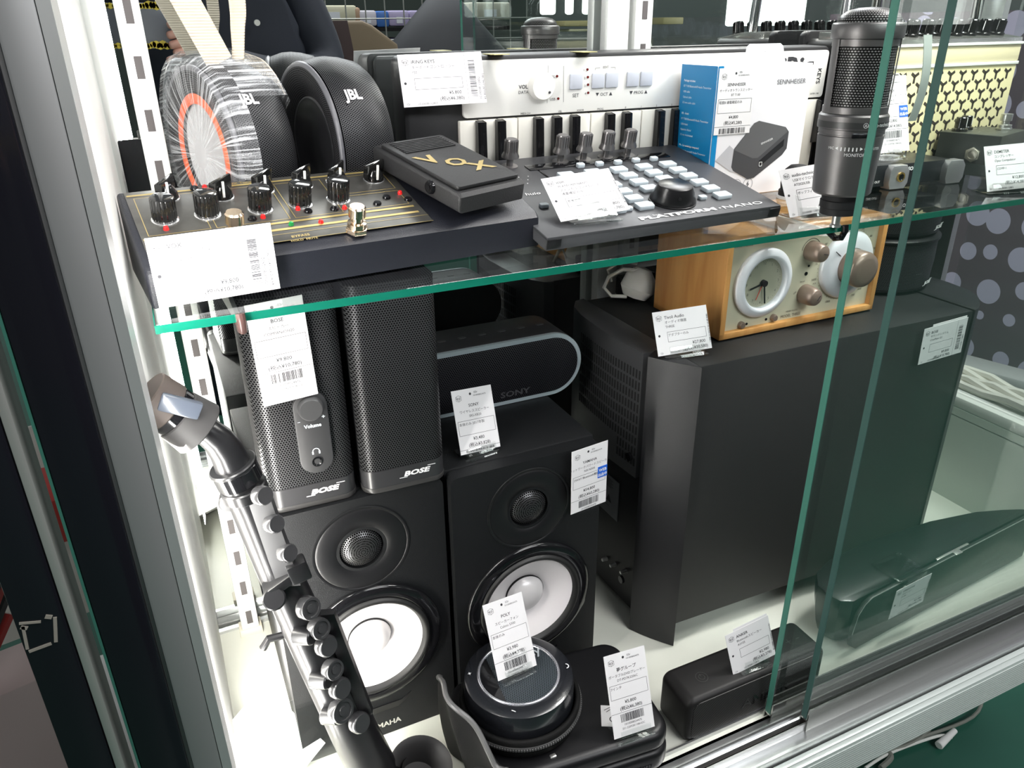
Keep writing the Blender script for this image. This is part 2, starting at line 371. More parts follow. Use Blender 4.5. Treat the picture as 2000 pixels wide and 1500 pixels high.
# sliding glass doors, both pushed to the right
for i, (x0, y, la) in enumerate(((.461, .400, 'inner sliding glass door, left edge nearer the centre'), (.489, .380, 'outer sliding glass door in front of the inner one'))):
    t = thing('sliding_glass_door', la, 'glass door', (x0, y, 0))
    w = 1.13 - x0
    b = B(); b.box((w / 2, 0, .405), (w, .006, .79)); o = b.obj('pane', PANE, t); 
    b = B(); b.box((-.0004, 0, .405), (.0008, .0063, .79)); lab(b.obj('pane_edge', (GEDGE2, GEDGE3)[i], t), 'green polished edge of the pane')
    b = B(); b.box((w / 2, -.0046, .006), (w, .0014, .034)); b.box((w / 2, .0046, .006), (w, .0014, .034)); b.box((w / 2, 0, .008), (w, .007, .002)); b.obj('bottom_channel', mat('channel_alu', (.42, .43, .41), .22, .95), t)

# things beyond the cabinet on the left
nb = thing('neighbouring_cabinet', 'black polished cabinet post of the next display case at far left', 'display cabinet', (-.09, .38, -.33))
def np_(b, name, m):
    o = b.obj(name, m); o.parent = nb; o.matrix_parent_inverse = Matrix.Translation(-Vector(nb.location)); return o
b = B(); b.box((-.0755, .372, .33), (.0045, .024, 1.4), .0008); np_(b, 'post_trim', mat('pale_alu2', (.55, .55, .52), .3, .6))
b = B(); b.box((-.0885, .375, .33), (.0205, .03, 1.4), .001); np_(b, 'corner_post', PG)
b = B()
for (x_, z_, w_, h_, r_) in ((-.0925, .376, .009, .0013, .25), (-.0965, .368, .0014, .014, .1), (-.0920, .3600, .010, .0016, -.12), (-.0835, .3680, .0016, .015, .2), (-.0955, .374, .003, .002, .6), (-.0845, .3765, .003, .0022, .5)): b.box((x_, .3597, z_), (w_, .0004, h_), rot=(0, r_, 0))
np_(b, 'tape_residue', mat('tape_residue', (.30, .28, .24), .8))
b = B(); b.box((-.30, .60, -.02), (.42, .4, .02)); np_(b, 'base_panel', WHT)
tag(B().box((-.20, .60, .10), (.10, .06, .12), .003, (0, .2, .5)).obj('cardboard_box', mat('pale_pink_card', (.72, .60, .58), .6)), 'pale pinkish box seen between the black posts', 'box')
tag(B().box((-.155, .68, .26), (.07, .05, .05), .003, (.2, .1, .2)).obj('small_box', mat('red_card', (.55, .05, .04), .5)), 'small red packet in the next case behind the posts', 'box')
tag(B().box((-.20, .74, .20), (.16, .004, .20), .001, (-.2, 0, .2)).obj('paper_sheet', mat('pale_sheet', (.70, .70, .64), .6)), 'pale paper sheet propped in the next case', 'paper')
for i in range(4):
    z = .02 + .035 * i
    b = B(); b.tube([(-.36 + .03 * i, .42, z - .02), (-.26 + .02 * i, .50, z + .08), (-.17 + .012 * i, .60, z + .20)], .010, 10)
    tag(b.obj('cable_bundle', (mat('red_gloss', (.40, .02, .015), .2), BLKG)[i % 2]), ('thick red cable at the lower left corner, %s' if i % 2 == 0 else 'thick black cable at the lower left corner, %s') % (('lower of its colour', 'lower of its colour', 'upper of its colour', 'upper of its colour')[i]), 'cable')
tag(B().box((-.25, .48, -.1), (.14, .10, .05), .004, (.2, .3, -.4)).obj('white_leaflet', mat('lilac_paper', (.72, .68, .70), .5)), 'pale lilac leaflet at the bottom left corner', 'leaflet')

# below the fascia at the right: cables and a leg on the green floor
b = B(); p = at(1925, 1430, z=-.33); b.lathe([(0, 0), (.024, 0), (.026, .01), (.022, .12), (.024, .26), (0, .26)], 24, Matrix.Translation((p.x + .1, p.y + .1, -.32)))
tag(b.obj('support_post', mat('leg_black', (.008, .008, .008), .4)), 'black rounded leg standing under the cabinet at lower right', 'post')
def fc(pts, r, m, la, n='floor_cable'):
    b = B(); P = [at(u, v, z=-.31) for u, v in pts]; Q = []
    for i in range(len(P) - 1):
        for k in range(6):
            t = k / 6; a = P[max(i - 1, 0)]; c = P[i]; d = P[i + 1]; e = P[min(i + 2, len(P) - 1)]
            Q.append(.5 * ((2 * c) + (d - a) * t + (2 * a - 5 * c + 4 * d - e) * t * t + (3 * c - a - 3 * d + e) * t ** 3))
    b.tube(Q + [P[-1]], r, 8); return tag(b.obj(n, m), la, 'cable')
CG = mat('grey_cable', (.20, .21, .18), .5); CW = mat('white_cable', (.72, .73, .68), .45)
fc([(1560, 1500), (1680, 1480), (1800, 1440), (1850, 1350)], .003, CG, 'grey cable curving up towards the black leg')
fc([(1620, 1498), (1760, 1452), (1900, 1400), (1920, 1340)], .0025, CG, 'thin grey cable next to the black leg')
fc([(1690, 1500), (1740, 1470), (1830, 1438), (1860, 1440)], .0022, CW, 'white cable ending in a white plug on the green floor')
fc([(1700, 1450), (1740, 1475), (1720, 1500)], .004, CG, 'short knotted grey cable below the fascia')
b = B(); p = at(1852, 1440, z=-.31); b.cyl(p - Vector((.025, .004, 0)), p + Vector((.02, .004, 0)), .006, .004, 12, .001); tag(b.obj('cable_plug', WHT), 'small white plug lying on the green shop floor', 'plug')

# beyond the right side glass: fabric with lilac dots
fm = mat('dotted_fabric', (.07, .05, .06), .8); nt = fm.node_tree; bs = nt.nodes['Principled BSDF']
co = nt.nodes.new('ShaderNodeTexCoord'); vo = nt.nodes.new('ShaderNodeTexVoronoi'); vo.inputs['Scale'].default_value = 15; vo.inputs['Randomness'].default_value = .45
rq = nt.nodes.new('ShaderNodeValToRGB'); rq.color_ramp.interpolation = 'CONSTANT'; rq.color_ramp.elements[0].color = (.50, .45, .60, 1); rq.color_ramp.elements[1].position = .37; rq.color_ramp.elements[1].color = (.12, .09, .11, 1)
nt.links.new(co.outputs['Object'], vo.inputs[0]); nt.links.new(vo.outputs['Distance'], rq.inputs[0]); nt.links.new(rq.outputs[0], bs.inputs['Base Color'])
b = B(); b.box((1.5, .9, .1), (.02, 1.6, 1.1)); tag(b.obj('dotted_curtain', fm), 'dark curtain with lilac dots beyond the right side glass', 'curtain')
tag(B().box((1.32, .75, .06), (.12, .2, .02), .004, (0, .2, .3)).obj('cardboard_tray', mat('grey_card', (.3, .3, .3), .6)), 'dull grey flat tray beyond the right ledge', 'tray')

# ------------------------------------------------------------------ price cards
def logo(k, x, z, s=.0055):
    k.poly([(x - s / 2, z), (x, z - s * .22), (x, z - s * .22 + .0003), (x - s / 2, z + .0003)])
    A, Bq, Cq = (x - s / 2, z + s * .25), (x + s / 2, z + s * .25), (x, z + s * .48)
    for a, c in ((A, (x, z + .05 * s)), ((x, z + .05 * s), Bq), (A, Cq), (Cq, Bq), (A, (A[0], z - s * .35)), (Bq, (Bq[0], z - s * .35)), ((x, z + .05 * s), (x, z - s * .55)), ((A[0], z - s * .35), (x, z - s * .55)), ((x, z - s * .55), (Bq[0], z - s * .35))): k.line(*a, *c, .00025)
    k.text('T', x - s * .26, z - s * .32, s * .5, 'c', bold=.02); k.text('F', x + s * .26, z - s * .32, s * .5, 'c', bold=.02)
def card(name, pose, w, h, la, kind, t, stand=None, group='shop price cards', fold=False, web=False):
    (x, y, z), rot = pose
    e = thing('price_card', la, 'price card', (x, y, z), rot, group)
    b = B(); b.box((0, 0, h / 2), (w, .0004, h))
    if fold: b.box((w * .10, .0012, h * .55), (w * .78, .0004, h * .98))
    b.obj('paper', PAPER, e); k = Ink()
    if kind == 'L':   # landscape: logo, name, lines, box, price
        x0 = -w / 2; bw = w if not fold else w; lw = t.get('lw', w)
        logo(k, x0 + .006, h - .0065); k.dot(x0 + .004, h * .45, .0012)
        X = x0 + .0115
        k.text(t['n'], X, h - .008, .0042, bold=.01)
        for i, s_ in enumerate(t['l']): k.text(s_, X, h - .0125 - .0042 * i, .0033)
        zt = h - .0135 - .0042 * len(t['l']) + .0012; zb = zt - .0095 if 'zb' not in t else t['zb']
        k.frame(X + .001, zb, x0 + lw - .004, zt)
        if t.get('b'): k.text(t['b'], X + .002, zt - .0042, .0031)
        k.text(t['p'], x0 + lw - .006, zb - .0052, .0042, 'r', bold=.008); k.text('(税込' + t['q'] + ')', x0 + lw - .004, zb - .0102, .0042, 'r', bold=.008)
        k.text('12r', x0 + .003, .0015, .0025); k.text(t.get('c', '1010008112802'), X + .002, .0012, .0028)
        if lw < w:
            k.line(x0 + lw, 0, x0 + lw, h, .0002); k.bars(x0 + lw + .003, .006, x0 + lw + .009, h - .007, 34, False)
            k.text(t.get('c', '1010008112802'), x0 + lw + .0125, .004, .003, rot=PI / 2); k.text(t['p'] + '(税込' + t['q'] + ')', x0 + lw + .0165, .003, .0028, rot=PI / 2)
        else: k.bars(w / 2 - .0016, .006, w / 2 - .0002, h - .008, 30, False)
    else:             # portrait
        logo(k, -w / 2 + .0065, h - .0075); k.dot(-.002, h - .005, .0012); k.text('03r', .002, h - .0050, .0028); k.text(t.get('c', '1010008024475'), .001, h - .0076, .0021)
        k.text(t['n'], 0, h - .0165, .0040, 'c', bold=.01)
        for i, s_ in enumerate(t['l']): k.text(s_, 0, h - .0215 - .0042 * i, .0031, 'c')
        zt = h - .0265 - .002 * len(t['l']) + .002; k.frame(-w / 2 + .002, zt - .013, w / 2 - .002, zt)
        if t.get('b'): k.text(t['b'], -w / 2 + .003, zt - .0042, .0032)
        z0 = zt - .0185; k.text(t['p'], 0, z0, .0042, 'c', bold=.008); k.text('(税込' + t['q'] + ')', 0, z0 - .0055, .0042, 'c', bold=.008)
        k.line(-w / 2, z0 - .0075, w / 2, z0 - .0075)
        if z0 - .0165 > .0: 
            k.bars(-w / 2 + .009, z0 - .0165, w / 2 - .009, z0 - .009, 34); k.text(t.get('c', '1010008024475'), 0, z0 - .0198, .0028, 'c'); k.text('251-2209281108r03C', 0, z0 - .0232, .0026, 'c')
        else: k.bars(-w / 2 + .006, .0008, w / 2 - .006, max(z0 - .009, .003), 34)
    k.obj('printed_text', INK, e, .0003)
    if web:
        b = B(); b.box((w / 2 - .0055, -.0004, h * .53), (.011, .0003, .012)); wq = b.obj('web_sticker', BLUE, e); lab(wq, 'blue sticker reading WEB')
        q = Ink(); q.text('WEB', w / 2 - .0055, h * .53 + .0008, .0042, 'c', bold=.02); q.text('出品中', w / 2 - .0055, h * .53 - .0042, .0036, 'c', bold=.02); q.obj('sticker_print', WINK, wq, .0007)
    return e
def acrylic(card_e, la, w, base_z, lean=0, deep=.02, up=.012):
    # small bent clear holder under a card: front lip, foot and back plate; stands level
    x, y, z = card_e.location; yaw = card_e.rotation_euler.z
    e = thing('acrylic_card_stand', la, 'card holder', (x, y, base_z), (0, 0, yaw), 'clear acrylic card stands')
    b = B(); tl = -card_e.rotation_euler.x
    b.box((0, .007, .0010), (w, deep + .006, .002), .0005)
    b.box((0, -.0035, .006), (w * .8, .0016, up), .0004, (-tl, 0, 0)); b.box((0, .0045, .011), (w * .8, .0016, .022), .0004, (-tl, 0, 0))
    b.obj('bent_holder', ACR, e); return e
C1 = card('c', ((.2546, .6904, .5704), (-.3, -.019, -.122)), .0765, .0446, 'landscape price card reading IRING KEYS taped to the mini keyboard', 'L', dict(n='IRING KEYS', l=['キーボードコントローラー', '155'], p='¥5,800', q='¥6,380', lw=.060))
C2 = card('c', ((.3268, .5431, .4925), (-.925, -.072, -.067)), .0632, .0468, 'landscape price card reading PLATFORM NANO lying on the control surface', 'L', dict(n='icon', l=['PLATFORM NANO', 'フィジカルコントローラー', '通電確認のみ'], b='参考価格', p='¥9,800', q='¥10,780', zb=.013))
C3 = card('c', ((.5522, .5241, .4755), (-.505, -.097, -.171)), .0571, .0447, 'landscape price card reading audio-technica standing before the microphone', 'L', dict(n='audio-technica', l=['USBマイクロホン', 'AT2020USB'], b='ポップフィルター・スタンド付', p='¥8,800', q='¥9,680'))
acrylic(C3, 'clear acrylic stand on the shelf below the microphone card', .05, S)
C4 = card('c', ((.728, .600, .5075), (-.30, -.03, -.12)), .042, .078, 'portrait price card reading SONY with a blue sticker behind the microphone', 'P', dict(n='SONY', l=['ポータブルヘッドホンアンプ', 'PHA-2'], b='本体のみ', p='¥12,800', q='¥14,080'), web=True)
acrylic(C4, 'clear acrylic stand on top of the silver headphone amplifier', .035, .5)
C5 = card('c', ((.757, .632, .500), (-.25, .0, -.12)), .042, .070, 'portrait price card half hidden behind another, blue sticker at its lower right', 'P', dict(n='SONY', l=['ヘッドホン', ''], p='¥9,800', q='¥10,780'), web=True)
C6 = card('c', ((.8101, .5185, .4741), (-.375, -.045, -.240)), .0501, .0463, 'landscape price card reading DEMETER at the right end of the shelf', 'L', dict(n='DEMETER', l=['コンプレッサー', 'Opto Compulator'], b='COMP-1', p='¥12,800', q='¥14,080'))
acrylic(C6, 'clear acrylic stand under the right-end shelf card', .055, S)
C7 = card('c', ((.0285, .5190, .4740), (-.05, 0, .10)), .0770, .0446, 'large overexposed price card hanging at the front of the effects pedal', 'L', dict(n='VOX', l=['マルチエフェクター', 'TONELAB'], p='¥9,800', q='¥10,780', lw=.057))
C8 = card('c', ((.066, .5445, .3795), (0, -.03, .067)), .041, .080, 'overexposed portrait price card taped high on the left slim speaker', 'P', dict(n='BOSE', l=['スピーカー', 'COMPANION20'], p='¥9,800', q='¥10,780'))
C9 = card('c', ((.2279, .5664, .2830), (-.413, .088, .131)), .0417, .0582, 'portrait price card reading SONY standing on the right black speaker', 'P', dict(n='SONY', l=['ワイヤレススピーカー', 'SRS-XB20'], b='本体のみ 2017年製', p='¥3,480', q='¥3,828'))
acrylic(C9, 'clear acrylic stand on top of the right black speaker', .036, .278)
C10 = card('c', ((.3223, .5302, .2150), (-.014, 0, .123)), .0416, .0676, 'portrait price card reading YAMAHA with a blue sticker, hanging on a speaker corner', 'P', dict(n='YAMAHA', l=['ネットワークパワードスピーカー', 'NX-N500'], b='2WAY Bluetooth機能', p='¥54,800', q='¥60,280'), web=True)
C11 = card('c', ((.4386, .5529, .3465), (-.413, -.039, -.161)), .057, .0425, 'landscape price card reading Tivoli Audio beside the wooden radio', 'L', dict(n='Tivoli Audio', l=['オーディオ機器', 'THREE'], b='アダプターのみ', p='¥27,800', q='¥30,580'))
acrylic(C11, 'clear acrylic stand beside the wooden radio on the subwoofer', .045, .343)
C12 = card('c', ((.7550, .5110, .2960), (.007, -.06, -.03)), .0645, .0423, 'landscape price card hanging on the right front of the subwoofer', 'L', dict(n='BOSE', l=['サウンドシステム', 'CineMate GS'], p='¥9,800', q='¥10,780', lw=.050), fold=True)
C13 = card('c', ((.2209, .4763, .0975), (-.467, .040, .091)), .0410, .0698, 'portrait price card reading POLY standing on the round speakerphone', 'P', dict(n='POLY', l=['スピーカーフォン', 'Calisto 5300'], b='本体のみ', p='¥3,980', q='¥4,378'))
acrylic(C13, 'clear acrylic stand on top of the round speakerphone', .035, .0945)
C14 = card('c', ((.3056, .4074, .0510), (-.402, .015, -.070)), .0415, .0766, 'portrait price card reading 夢グループ standing on the black case', 'P', dict(n='夢グループ', l=['ポータブルDVDプレーヤー', 'DT-PD7K2206C'], b='7インチ', p='¥5,800', q='¥6,380'))
acrylic(C14, 'clear acrylic stand on the front edge of the black case', .038, .0475)
C15 = card('c', ((.4538, .4200, .0580), (-.262, -.16, -.038)), .0509, .0450, 'landscape price card reading ANKER on the small block speaker', 'L', dict(n='ANKER', l=['Bluetoothスピーカー', 'A3105'], p='¥2,980', q='¥3,278'), fold=True)
acrylic(C15, 'clear acrylic stand on the small block speaker', .036, .0555)
C16 = card('c', ((.6849, .4310, .0300), (.086, -.083, .02)), .0548, .0447, 'dim landscape price card hanging in front of the wide black speaker dock', 'L', dict(n='CREATIVE', l=['スピーカー', 'D100'], p='¥3,980', q='¥4,378'))
e = thing('acrylic_card_hanger', 'clear acrylic hanger holding the card on the wide black dock', 'card holder', (.6880, .4440, .0722), (0, 0, .05))
b = B(); b.box((0, .010, .0012), (.046, .036, .0024), .0006); b.box((0, -.0095, -.002), (.046, .0018, .012), .0005); b.box((0, -.0145, -.003), (.046, .0018, .008), .0005); b.box((0, -.012, .003), (.046, .007, .0015)); b.obj('bent_holder', ACR, e)
acrylic(C2, 'clear acrylic stand tipped on the control surface', .045, .487, up=.004)
p1 = at(560, 1398, z=.03)
C17 = thing('price_card', 'overexposed white card lying tilted at the bottom left floor', 'price card', (.012, .535, .006), (-1.15, -.5, .35), 'shop price cards')
B().box((0, 0, .035), (.085, .0004, .085)).obj('paper', PAPER, C17); k = Ink(); k.line(-.01, .03, .012, .03); k.line(-.01, .045, .0, .045); k.text('(税込', .015, .02, .004); k.obj('printed_text', INK, C17, .0003)

# ------------------------------------------------------------------ pair of grey-black bookshelf speakers with white cones
def mesh_dome(b, r, n=9):
    pass
def bookshelf(x, y, la, logo_on):
    t = thing('bookshelf_speaker', la, 'speaker', (x, y, 0), group='white-cone bookshelf speakers'); w, d, h = .153, .205, .278
    b = B(); b.box((0, d / 2 + .016, h / 2), (w, d, h), .0015); b.obj('cabinet', VINYL, t)
    # front baffle with rounded corners and two real openings
    outer = rr(w, h - .001, .007, 5, 0, h / 2); holes = [circ(.0195, 48, 0, .226)[::-1], circ(.0545, 72, 0, .118)[::-1]]
    bm = bmesh.new(); loops = [outer] + holes; fl = [Vector((x_, z_, 0)) for l_ in loops for x_, z_ in l_]; vv = [bm.verts.new((v.x, 0, v.y)) for v in fl]
    for tri in tessellate_polygon([[Vector((x_, z_, 0)) for x_, z_ in l_] for l_ in loops]): bm.faces.new([vv[i] for i in tri])
    off = 0
    for l_ in loops:
        n_ = len(l_); bk = [bm.verts.new((x_, .0145, z_)) for x_, z_ in l_]
        for i in range(n_): bm.faces.new((vv[off + i], vv[off + (i + 1) % n_], bk[(i + 1) % n_], bk[i]))
        off += n_
    bmesh.ops.recalc_face_normals(bm, faces=bm.faces); bb = B(); bb.add(bm); bb.obj('baffle', VINYL, t)
    M = lambda z: Matrix.Translation((0, 0, z)) @ Matrix.Rotation(PI / 2, 4, 'X')
    b = B(); b.lathe([(.043, -.0005), (.0425, .0008), (.0405, .0008), (.0402, .0003), (.0385, .0012), (.030, .0003), (.0225, .0003), (.0195, -.004), (.0195, -.006)], 64, M(.226)); tw = b.obj('tweeter', mat('waveguide', (.007, .007, .008), .38, 0, .4), t, 1.2)
    b = B(); b.lathe([(.0195, -.004), (.017, -.0005), (.012, .0030), (.006, .0047), (0, .0052)], 40, M(.226)); b.obj('dome_mesh', perf('mesh_dome', (.10, .10, .105), (.002, .002, .002), .0024, .38, .3, .8, 'uv'), tw, 3)
    # woofer
    b = B(); b.lathe([(.067, -.0005), (.067, .002), (.0655, .004), (.060, .005), (.0545, .004), (.0545, -.001)], 72, M(.118)); wf = b.obj('woofer', BLKG, t, 1.0)
    b = B(); b.lathe([(.0545, .003), (.0535, .006), (.0515, .0072), (.0495, .006), (.0475, .002)], 72, M(.118)); b.obj('surround', mat('rubber', (.012, .012, .012), .5), wf, 3)
    b = B(); b.lathe([(.0477, .002), (.044, .0005), (.034, -.0045), (.024, -.0105), (.0205, -.0120)], 72, M(.118)); lab(b.obj('cone', mat('white_cone', (.88, .84, .84), .4), wf, 3), 'white cone')
    b = B(); b.lathe([(.0208, -.0112), (.0206, -.0098), (.0203, -.0095)], 48, M(.118)); b.obj('cap_ring', BLKS, wf, 3)
    b = B(); b.lathe([(.0203, -.010), (.018, -.0055), (.013, -.002), (.007, -.0004), (0, 0)], 48, M(.118)); lab(b.obj('dust_cap', mat('pearl_cap', (.72, .70, .70), .28, .1), wf, 3), 'pearl grey dust cap')
    b = B(); b.prism([(-.032, .046), (-.022, .040), (.022, .040), (.032, .046), (.026, .038), (.018, .033), (-.018, .033), (-.026, .038)][:8], -.0012, 0, 'xz'); b.obj('status_bar', BLKG, t)
    k = Ink(); k.ring(-.0215, .0145, .0036, .0007); k.line(-.0215, .0115, -.0215, .0175, .0006); k.line(-.0241, .013, -.0189, .016, .0006); k.line(-.0241, .016, -.0189, .013, .0006)
    k.text('YAMAHA', -.0165, .0115, .0085, width=.036, bold=.03); k.obj('logo', mat('logo_silver', (.72, .70, .66), .3, .6), t, .0003)
    return t
bookshelf(.1065, .547, 'left black bookshelf speaker with white cone under the two slim speakers', 1)
bookshelf(.264, .540, 'right black bookshelf speaker with white cone beside the subwoofer', 1)

# ------------------------------------------------------------------ pair of slim desktop speakers
GR = perf('speaker_grille', (.055, .055, .058), (.003, .003, .0035), .00215, .34, .38, .55)
def slim(x, y, yaw, la, knob):
    t = thing('slim_speaker', la, 'speaker', (x, y, .278), (0, 0, yaw), 'slim desktop speakers'); w, d, h = .072, .10, .183
    b = B(); b.prism(rr(w + .001, d, .012, 6, 0, d / 2), .0, .005, 'xy', .001); b.obj('base', mat('base_grey', (.035, .034, .034), .4), t)
    b = B(); b.prism(rr(w, d, .012, 6, 0, d / 2), .005, .021, 'xy', 0); b.obj('lower_band', mat('band_black', (.03, .03, .032), .28), t)
    b = B(); b.prism(rr(w, d, .012, 6, 0, d / 2 ), .021, h, 'xy', .001); b.obj('grille', GR, t)
    k = Ink(); k.text('BOSE', .009, .0115, .0062, 'c', width=.022, bold=.045, slant=.35); k.line(-.006, .0105, .001, .0105, .0006); k.line(.019, .0175, .026, .0175, .0006); k.obj('logo', WINK, t, .0003)
    if knob:
        b = B(); b.prism(rr(.026, .072, .0129, 8, .006, .068), -.003, .001, 'xz', .0006); c = b.obj('control_panel', mat('panel_grey', (.035, .035, .037), .42), t)
        b = B(); b.lathe([(0, 0), (.0100, 0), (.0095, .004), (.0085, .0052), (0, .0052)], 40, Matrix.Translation((.006, -.003, .0905)) @ Matrix.Rotation(PI / 2, 4, 'X')); b.obj('volume_knob', mat('knob_grey', (.05, .05, .052), .38), c)
        b = B(); b.lathe([(.0042, 0), (.0042, .0008), (.0034, .0008), (.0018, -.0005), (.0018, -.002), (0, -.002)], 24, Matrix.Translation((.006, -.003, .0425)) @ Matrix.Rotation(PI / 2, 4, 'X')); b.obj('headphone_jack', BLKG, c)
        k = Ink(); k.text('Volume', .006, .0735, .0042, 'c', bold=.03); k.text('−', -.004, .0785, .004, 'c'); k.text('+', .0150, .0795, .005, 'c', bold=.02)
        k.ring(.006, .0520, .0026, .0006, 14, -.3, PI + .3); k.quad(.0028, .0495, .0040, .0520); k.quad(.0080, .0495, .0092, .0520); k.obj('panel_print', mat('glow_print', (.75, .85, .9), .5), c, .0032)
    return t
slim(.0735, .551, -.03, 'left slim black speaker with a volume knob panel', True)
slim(.1505, .545, -.03, 'right slim black speaker without knobs, plain grille', False)

# ------------------------------------------------------------------ pill-shaped wireless speaker
t = thing('wireless_speaker', 'pill-shaped black speaker with a pale ring lying on the right bookshelf speaker', 'speaker', (.255, .655, .278))
sp_ = rr(.250, .070, .0349, 14, 0, .035)
b = B(); b.prism(sp_, .001, .058, 'xz', .003); b.obj('body', mat('rubber_black', (.022, .022, .024), .5), t)
b = B(); b.prism(rr(.249, .069, .0344, 14, 0, .035), -.004, .0, 'xz', .0); lab(b.obj('ring', mat('pale_ring', (.42, .50, .53), .35, .2), t), 'pale grey ring around the grille')
b = B(); b.prism(rr(.240, .060, .0299, 14, 0, .035), -.005, -.0035, 'xz', .0004); b.obj('grille', perf('sony_grille', (.018, .018, .022), (.002, .002, .003), .0022, .33, .5), t)
k = Ink(); k.text('SONY', .030, .0095, .0085, width=.034, bold=.03); k.obj('logo', mat('dark_logo', (.06, .06, .065), .3), t, .0054)
b = B()
for i in range(6): b.prism(rr(.009, .005, .0024, 4, -.02 + .022 * i, .026), .0695, .0705, 'xy', .0003)
b.obj('button', mat('rubber_grey', (.04, .04, .042), .5), t)

# ------------------------------------------------------------------ subwoofer
t = thing('subwoofer', 'large black subwoofer cabinet with curved end caps carrying the wooden radio', 'subwoofer', (.62, .635, 0))
OX, OY = .62, .635
def L(pts): return [(x - OX, y - OY) for x, y in pts]
b = B(); b.prism(L([(.437, .526), (.803, .518), (.803, .742), (.437, .742)]), .029, .342, 'xy', .0012); b.obj('body', mat('sub_textured', (.0095, .010, .0105), .42, 0, .45, bump=1.0, bscale=2600), t)
capL = [(.4355, .5225), (.428, .532), (.4195, .5435), (.412, .555), (.4055, .567), (.4055, .575), (.402, .62), (.403, .66), (.406, .70), (.413, .728), (.424, .744), (.4365, .747)]
GP = mat('cap_grey', (.014, .014, .0155), .42, 0, .4, bump=.2, bscale=1500)
b = B(); b.prism(L(capL[:5] + [(.4365, .59)]), 0, .343, 'xy', .001); b.obj('end_cap', GP, t)
b = B(); b.prism(L(capL[5:] + [(.4365, .575)]), .20, .343, 'xy', .001); vp = b.obj('vent_cap', mat('vent_lit_grey', (.045, .045, .048), .42, 0, .4, bump=.2, bscale=1500), t)  # paler than the end caps: led light on this side put into the colour
b = B(); b.prism(L([(.420, .575), (.417, .66), (.424, .735), (.437, .74), (.437, .575)]), .01, .20, 'xy'); b.obj('rear_panel', BLKS, t)
# vent slots on the curved side
b = B()
side = [Vector((x - OX, y - OY)) for x, y in capL[5:9]]
def side_pt(s):
    L_ = [(side[i + 1] - side[i]).length for i in range(3)]; s *= sum(L_)
    for i in range(3):
        if s <= L_[i] or i == 2: d = (side[i + 1] - side[i]).normalized(); return side[i] + d * s, math.atan2(d.y, d.x)
        s -= L_[i]
for r_ in range(9):
    for c in range(25):
        p, a = side_pt(.03 + .94 * c / 24); z = .318 - r_ * .0125
        if r_ > 6 and c > 6: continue
        b.box((p.x, p.y, z), (.0026, .0008, .0098), .0004, (0, 0, a), 1)
stuff(b.obj('vent_slots', mat('slot_black', (.002, .002, .002), .7), vp))
for z in (.222, .06): b = B(); b.cyl((.4045 - OX, .585 - OY, z), (.4015 - OX, .585 - OY, z), .0045, n=20); b.obj('screw_hole', BLKG, t)
b = B(); b.box((.4175 - OX, .645 - OY, .137), (.001, .045, .052), rot=(0, 0, .02)); st = b.obj('rating_label', mat('label_grey', (.20, .21, .22), .4), t); lab(st, 'grey rating label on the dark rear panel')
k = Ink(Matrix.Translation((.4169 - OX, .645 - OY, .137)) @ Matrix.Rotation(-PI / 2, 4, 'Z'))
for i in range(6): k.line(-.019, .022 - .002 * i, .012 - .003 * (i % 2), .022 - .002 * i, .0006)
k.poly([(-.002, -.008), (.010, -.008), (.004, .002)]); k.text('CE', -.016, -.008, .008); k.line(-.019, -.014, .005, -.014, .0006); k.obj('label_print', INK, st, .0002)
for yy, z in ((.60, .056), (.622, .05), (.640, .046)): b = B(); b.cyl((.420 - OX, yy - OY, z), (.411 - OX, yy - OY, z), .0032, .0022, 12, .0005); b.obj('connector', STEEL, t)
capR = [(.8045, .5165), (.815, .520), (.830, .530), (.848, .545), (.862, .565), (.868, .60), (.868, .68), (.860, .72), (.845, .742), (.8045, .746)]
b = B(); b.prism(L(capR), 0, .343, 'xy', .001); b.obj('end_cap', GP, t)

# ------------------------------------------------------------------ wooden table radio with clock
t = thing('table_radio', 'cherry wood table radio with clock face and tuning dial on the subwoofer', 'radio', (.5965, .567, .343), (0, 0, .003))
WD = wood('cherry_wood', (.66, .35, .12), (.50, .22, .06), (26, 26, 3)); WD2 = wood('cherry_edge', (.60, .31, .12), (.50, .22, .07), (14, 14, 14))
w, h, d = .2127, .107, .115
b = B()
fr = .0065
for c, dd in (((0, d / 2, fr / 2 + .001), (w, d, fr)), ((0, d / 2, h - fr / 2), (w, d, fr)), ((-w / 2 + fr / 2, d / 2, h / 2), (fr, d, h - .002)), ((w / 2 - fr / 2, d / 2, h / 2), (fr, d, h - .002))): b.box(c, dd, .0008)
b.obj('wooden_case', WD, t)
b = B(); b.box((0, d - .003, h / 2), (w - .012, .004, h - .012)); b.obj('back_plate', BLKM, t)
b = B(); b.box((0, .008, h / 2), (w - 2 * fr + .0005, .004, h - 2 * fr + .0005)); fp = b.obj('front_plate', mat('champagne_plate', (.60, .57, .43), .42, .1), t)
Y = Matrix.Rotation(PI / 2, 4, 'X')
def on(x, z, y=.006): return Matrix.Translation((x, y, z)) @ Y
b = B(); b.lathe([(.0360, 0), (.0362, .0035), (.0352, .0050), (.0300, .0078), (.0275, .0080), (.0262, .0060), (.0256, .001)], 72, on(-.0545, .0535)); ck = b.obj('clock_ring', mat('brushed_silver', (.70, .72, .76), .4, .15), t, 1.2)
b = B(); b.lathe([(0, .0012), (.0257, .0012)], 64, on(-.0545, .0535)); b.obj('clock_face', mat('clock_champagne', (.50, .48, .37), .4, .2), ck)
k = Ink(Matrix.Translation((-.0545, .006, .0535)))
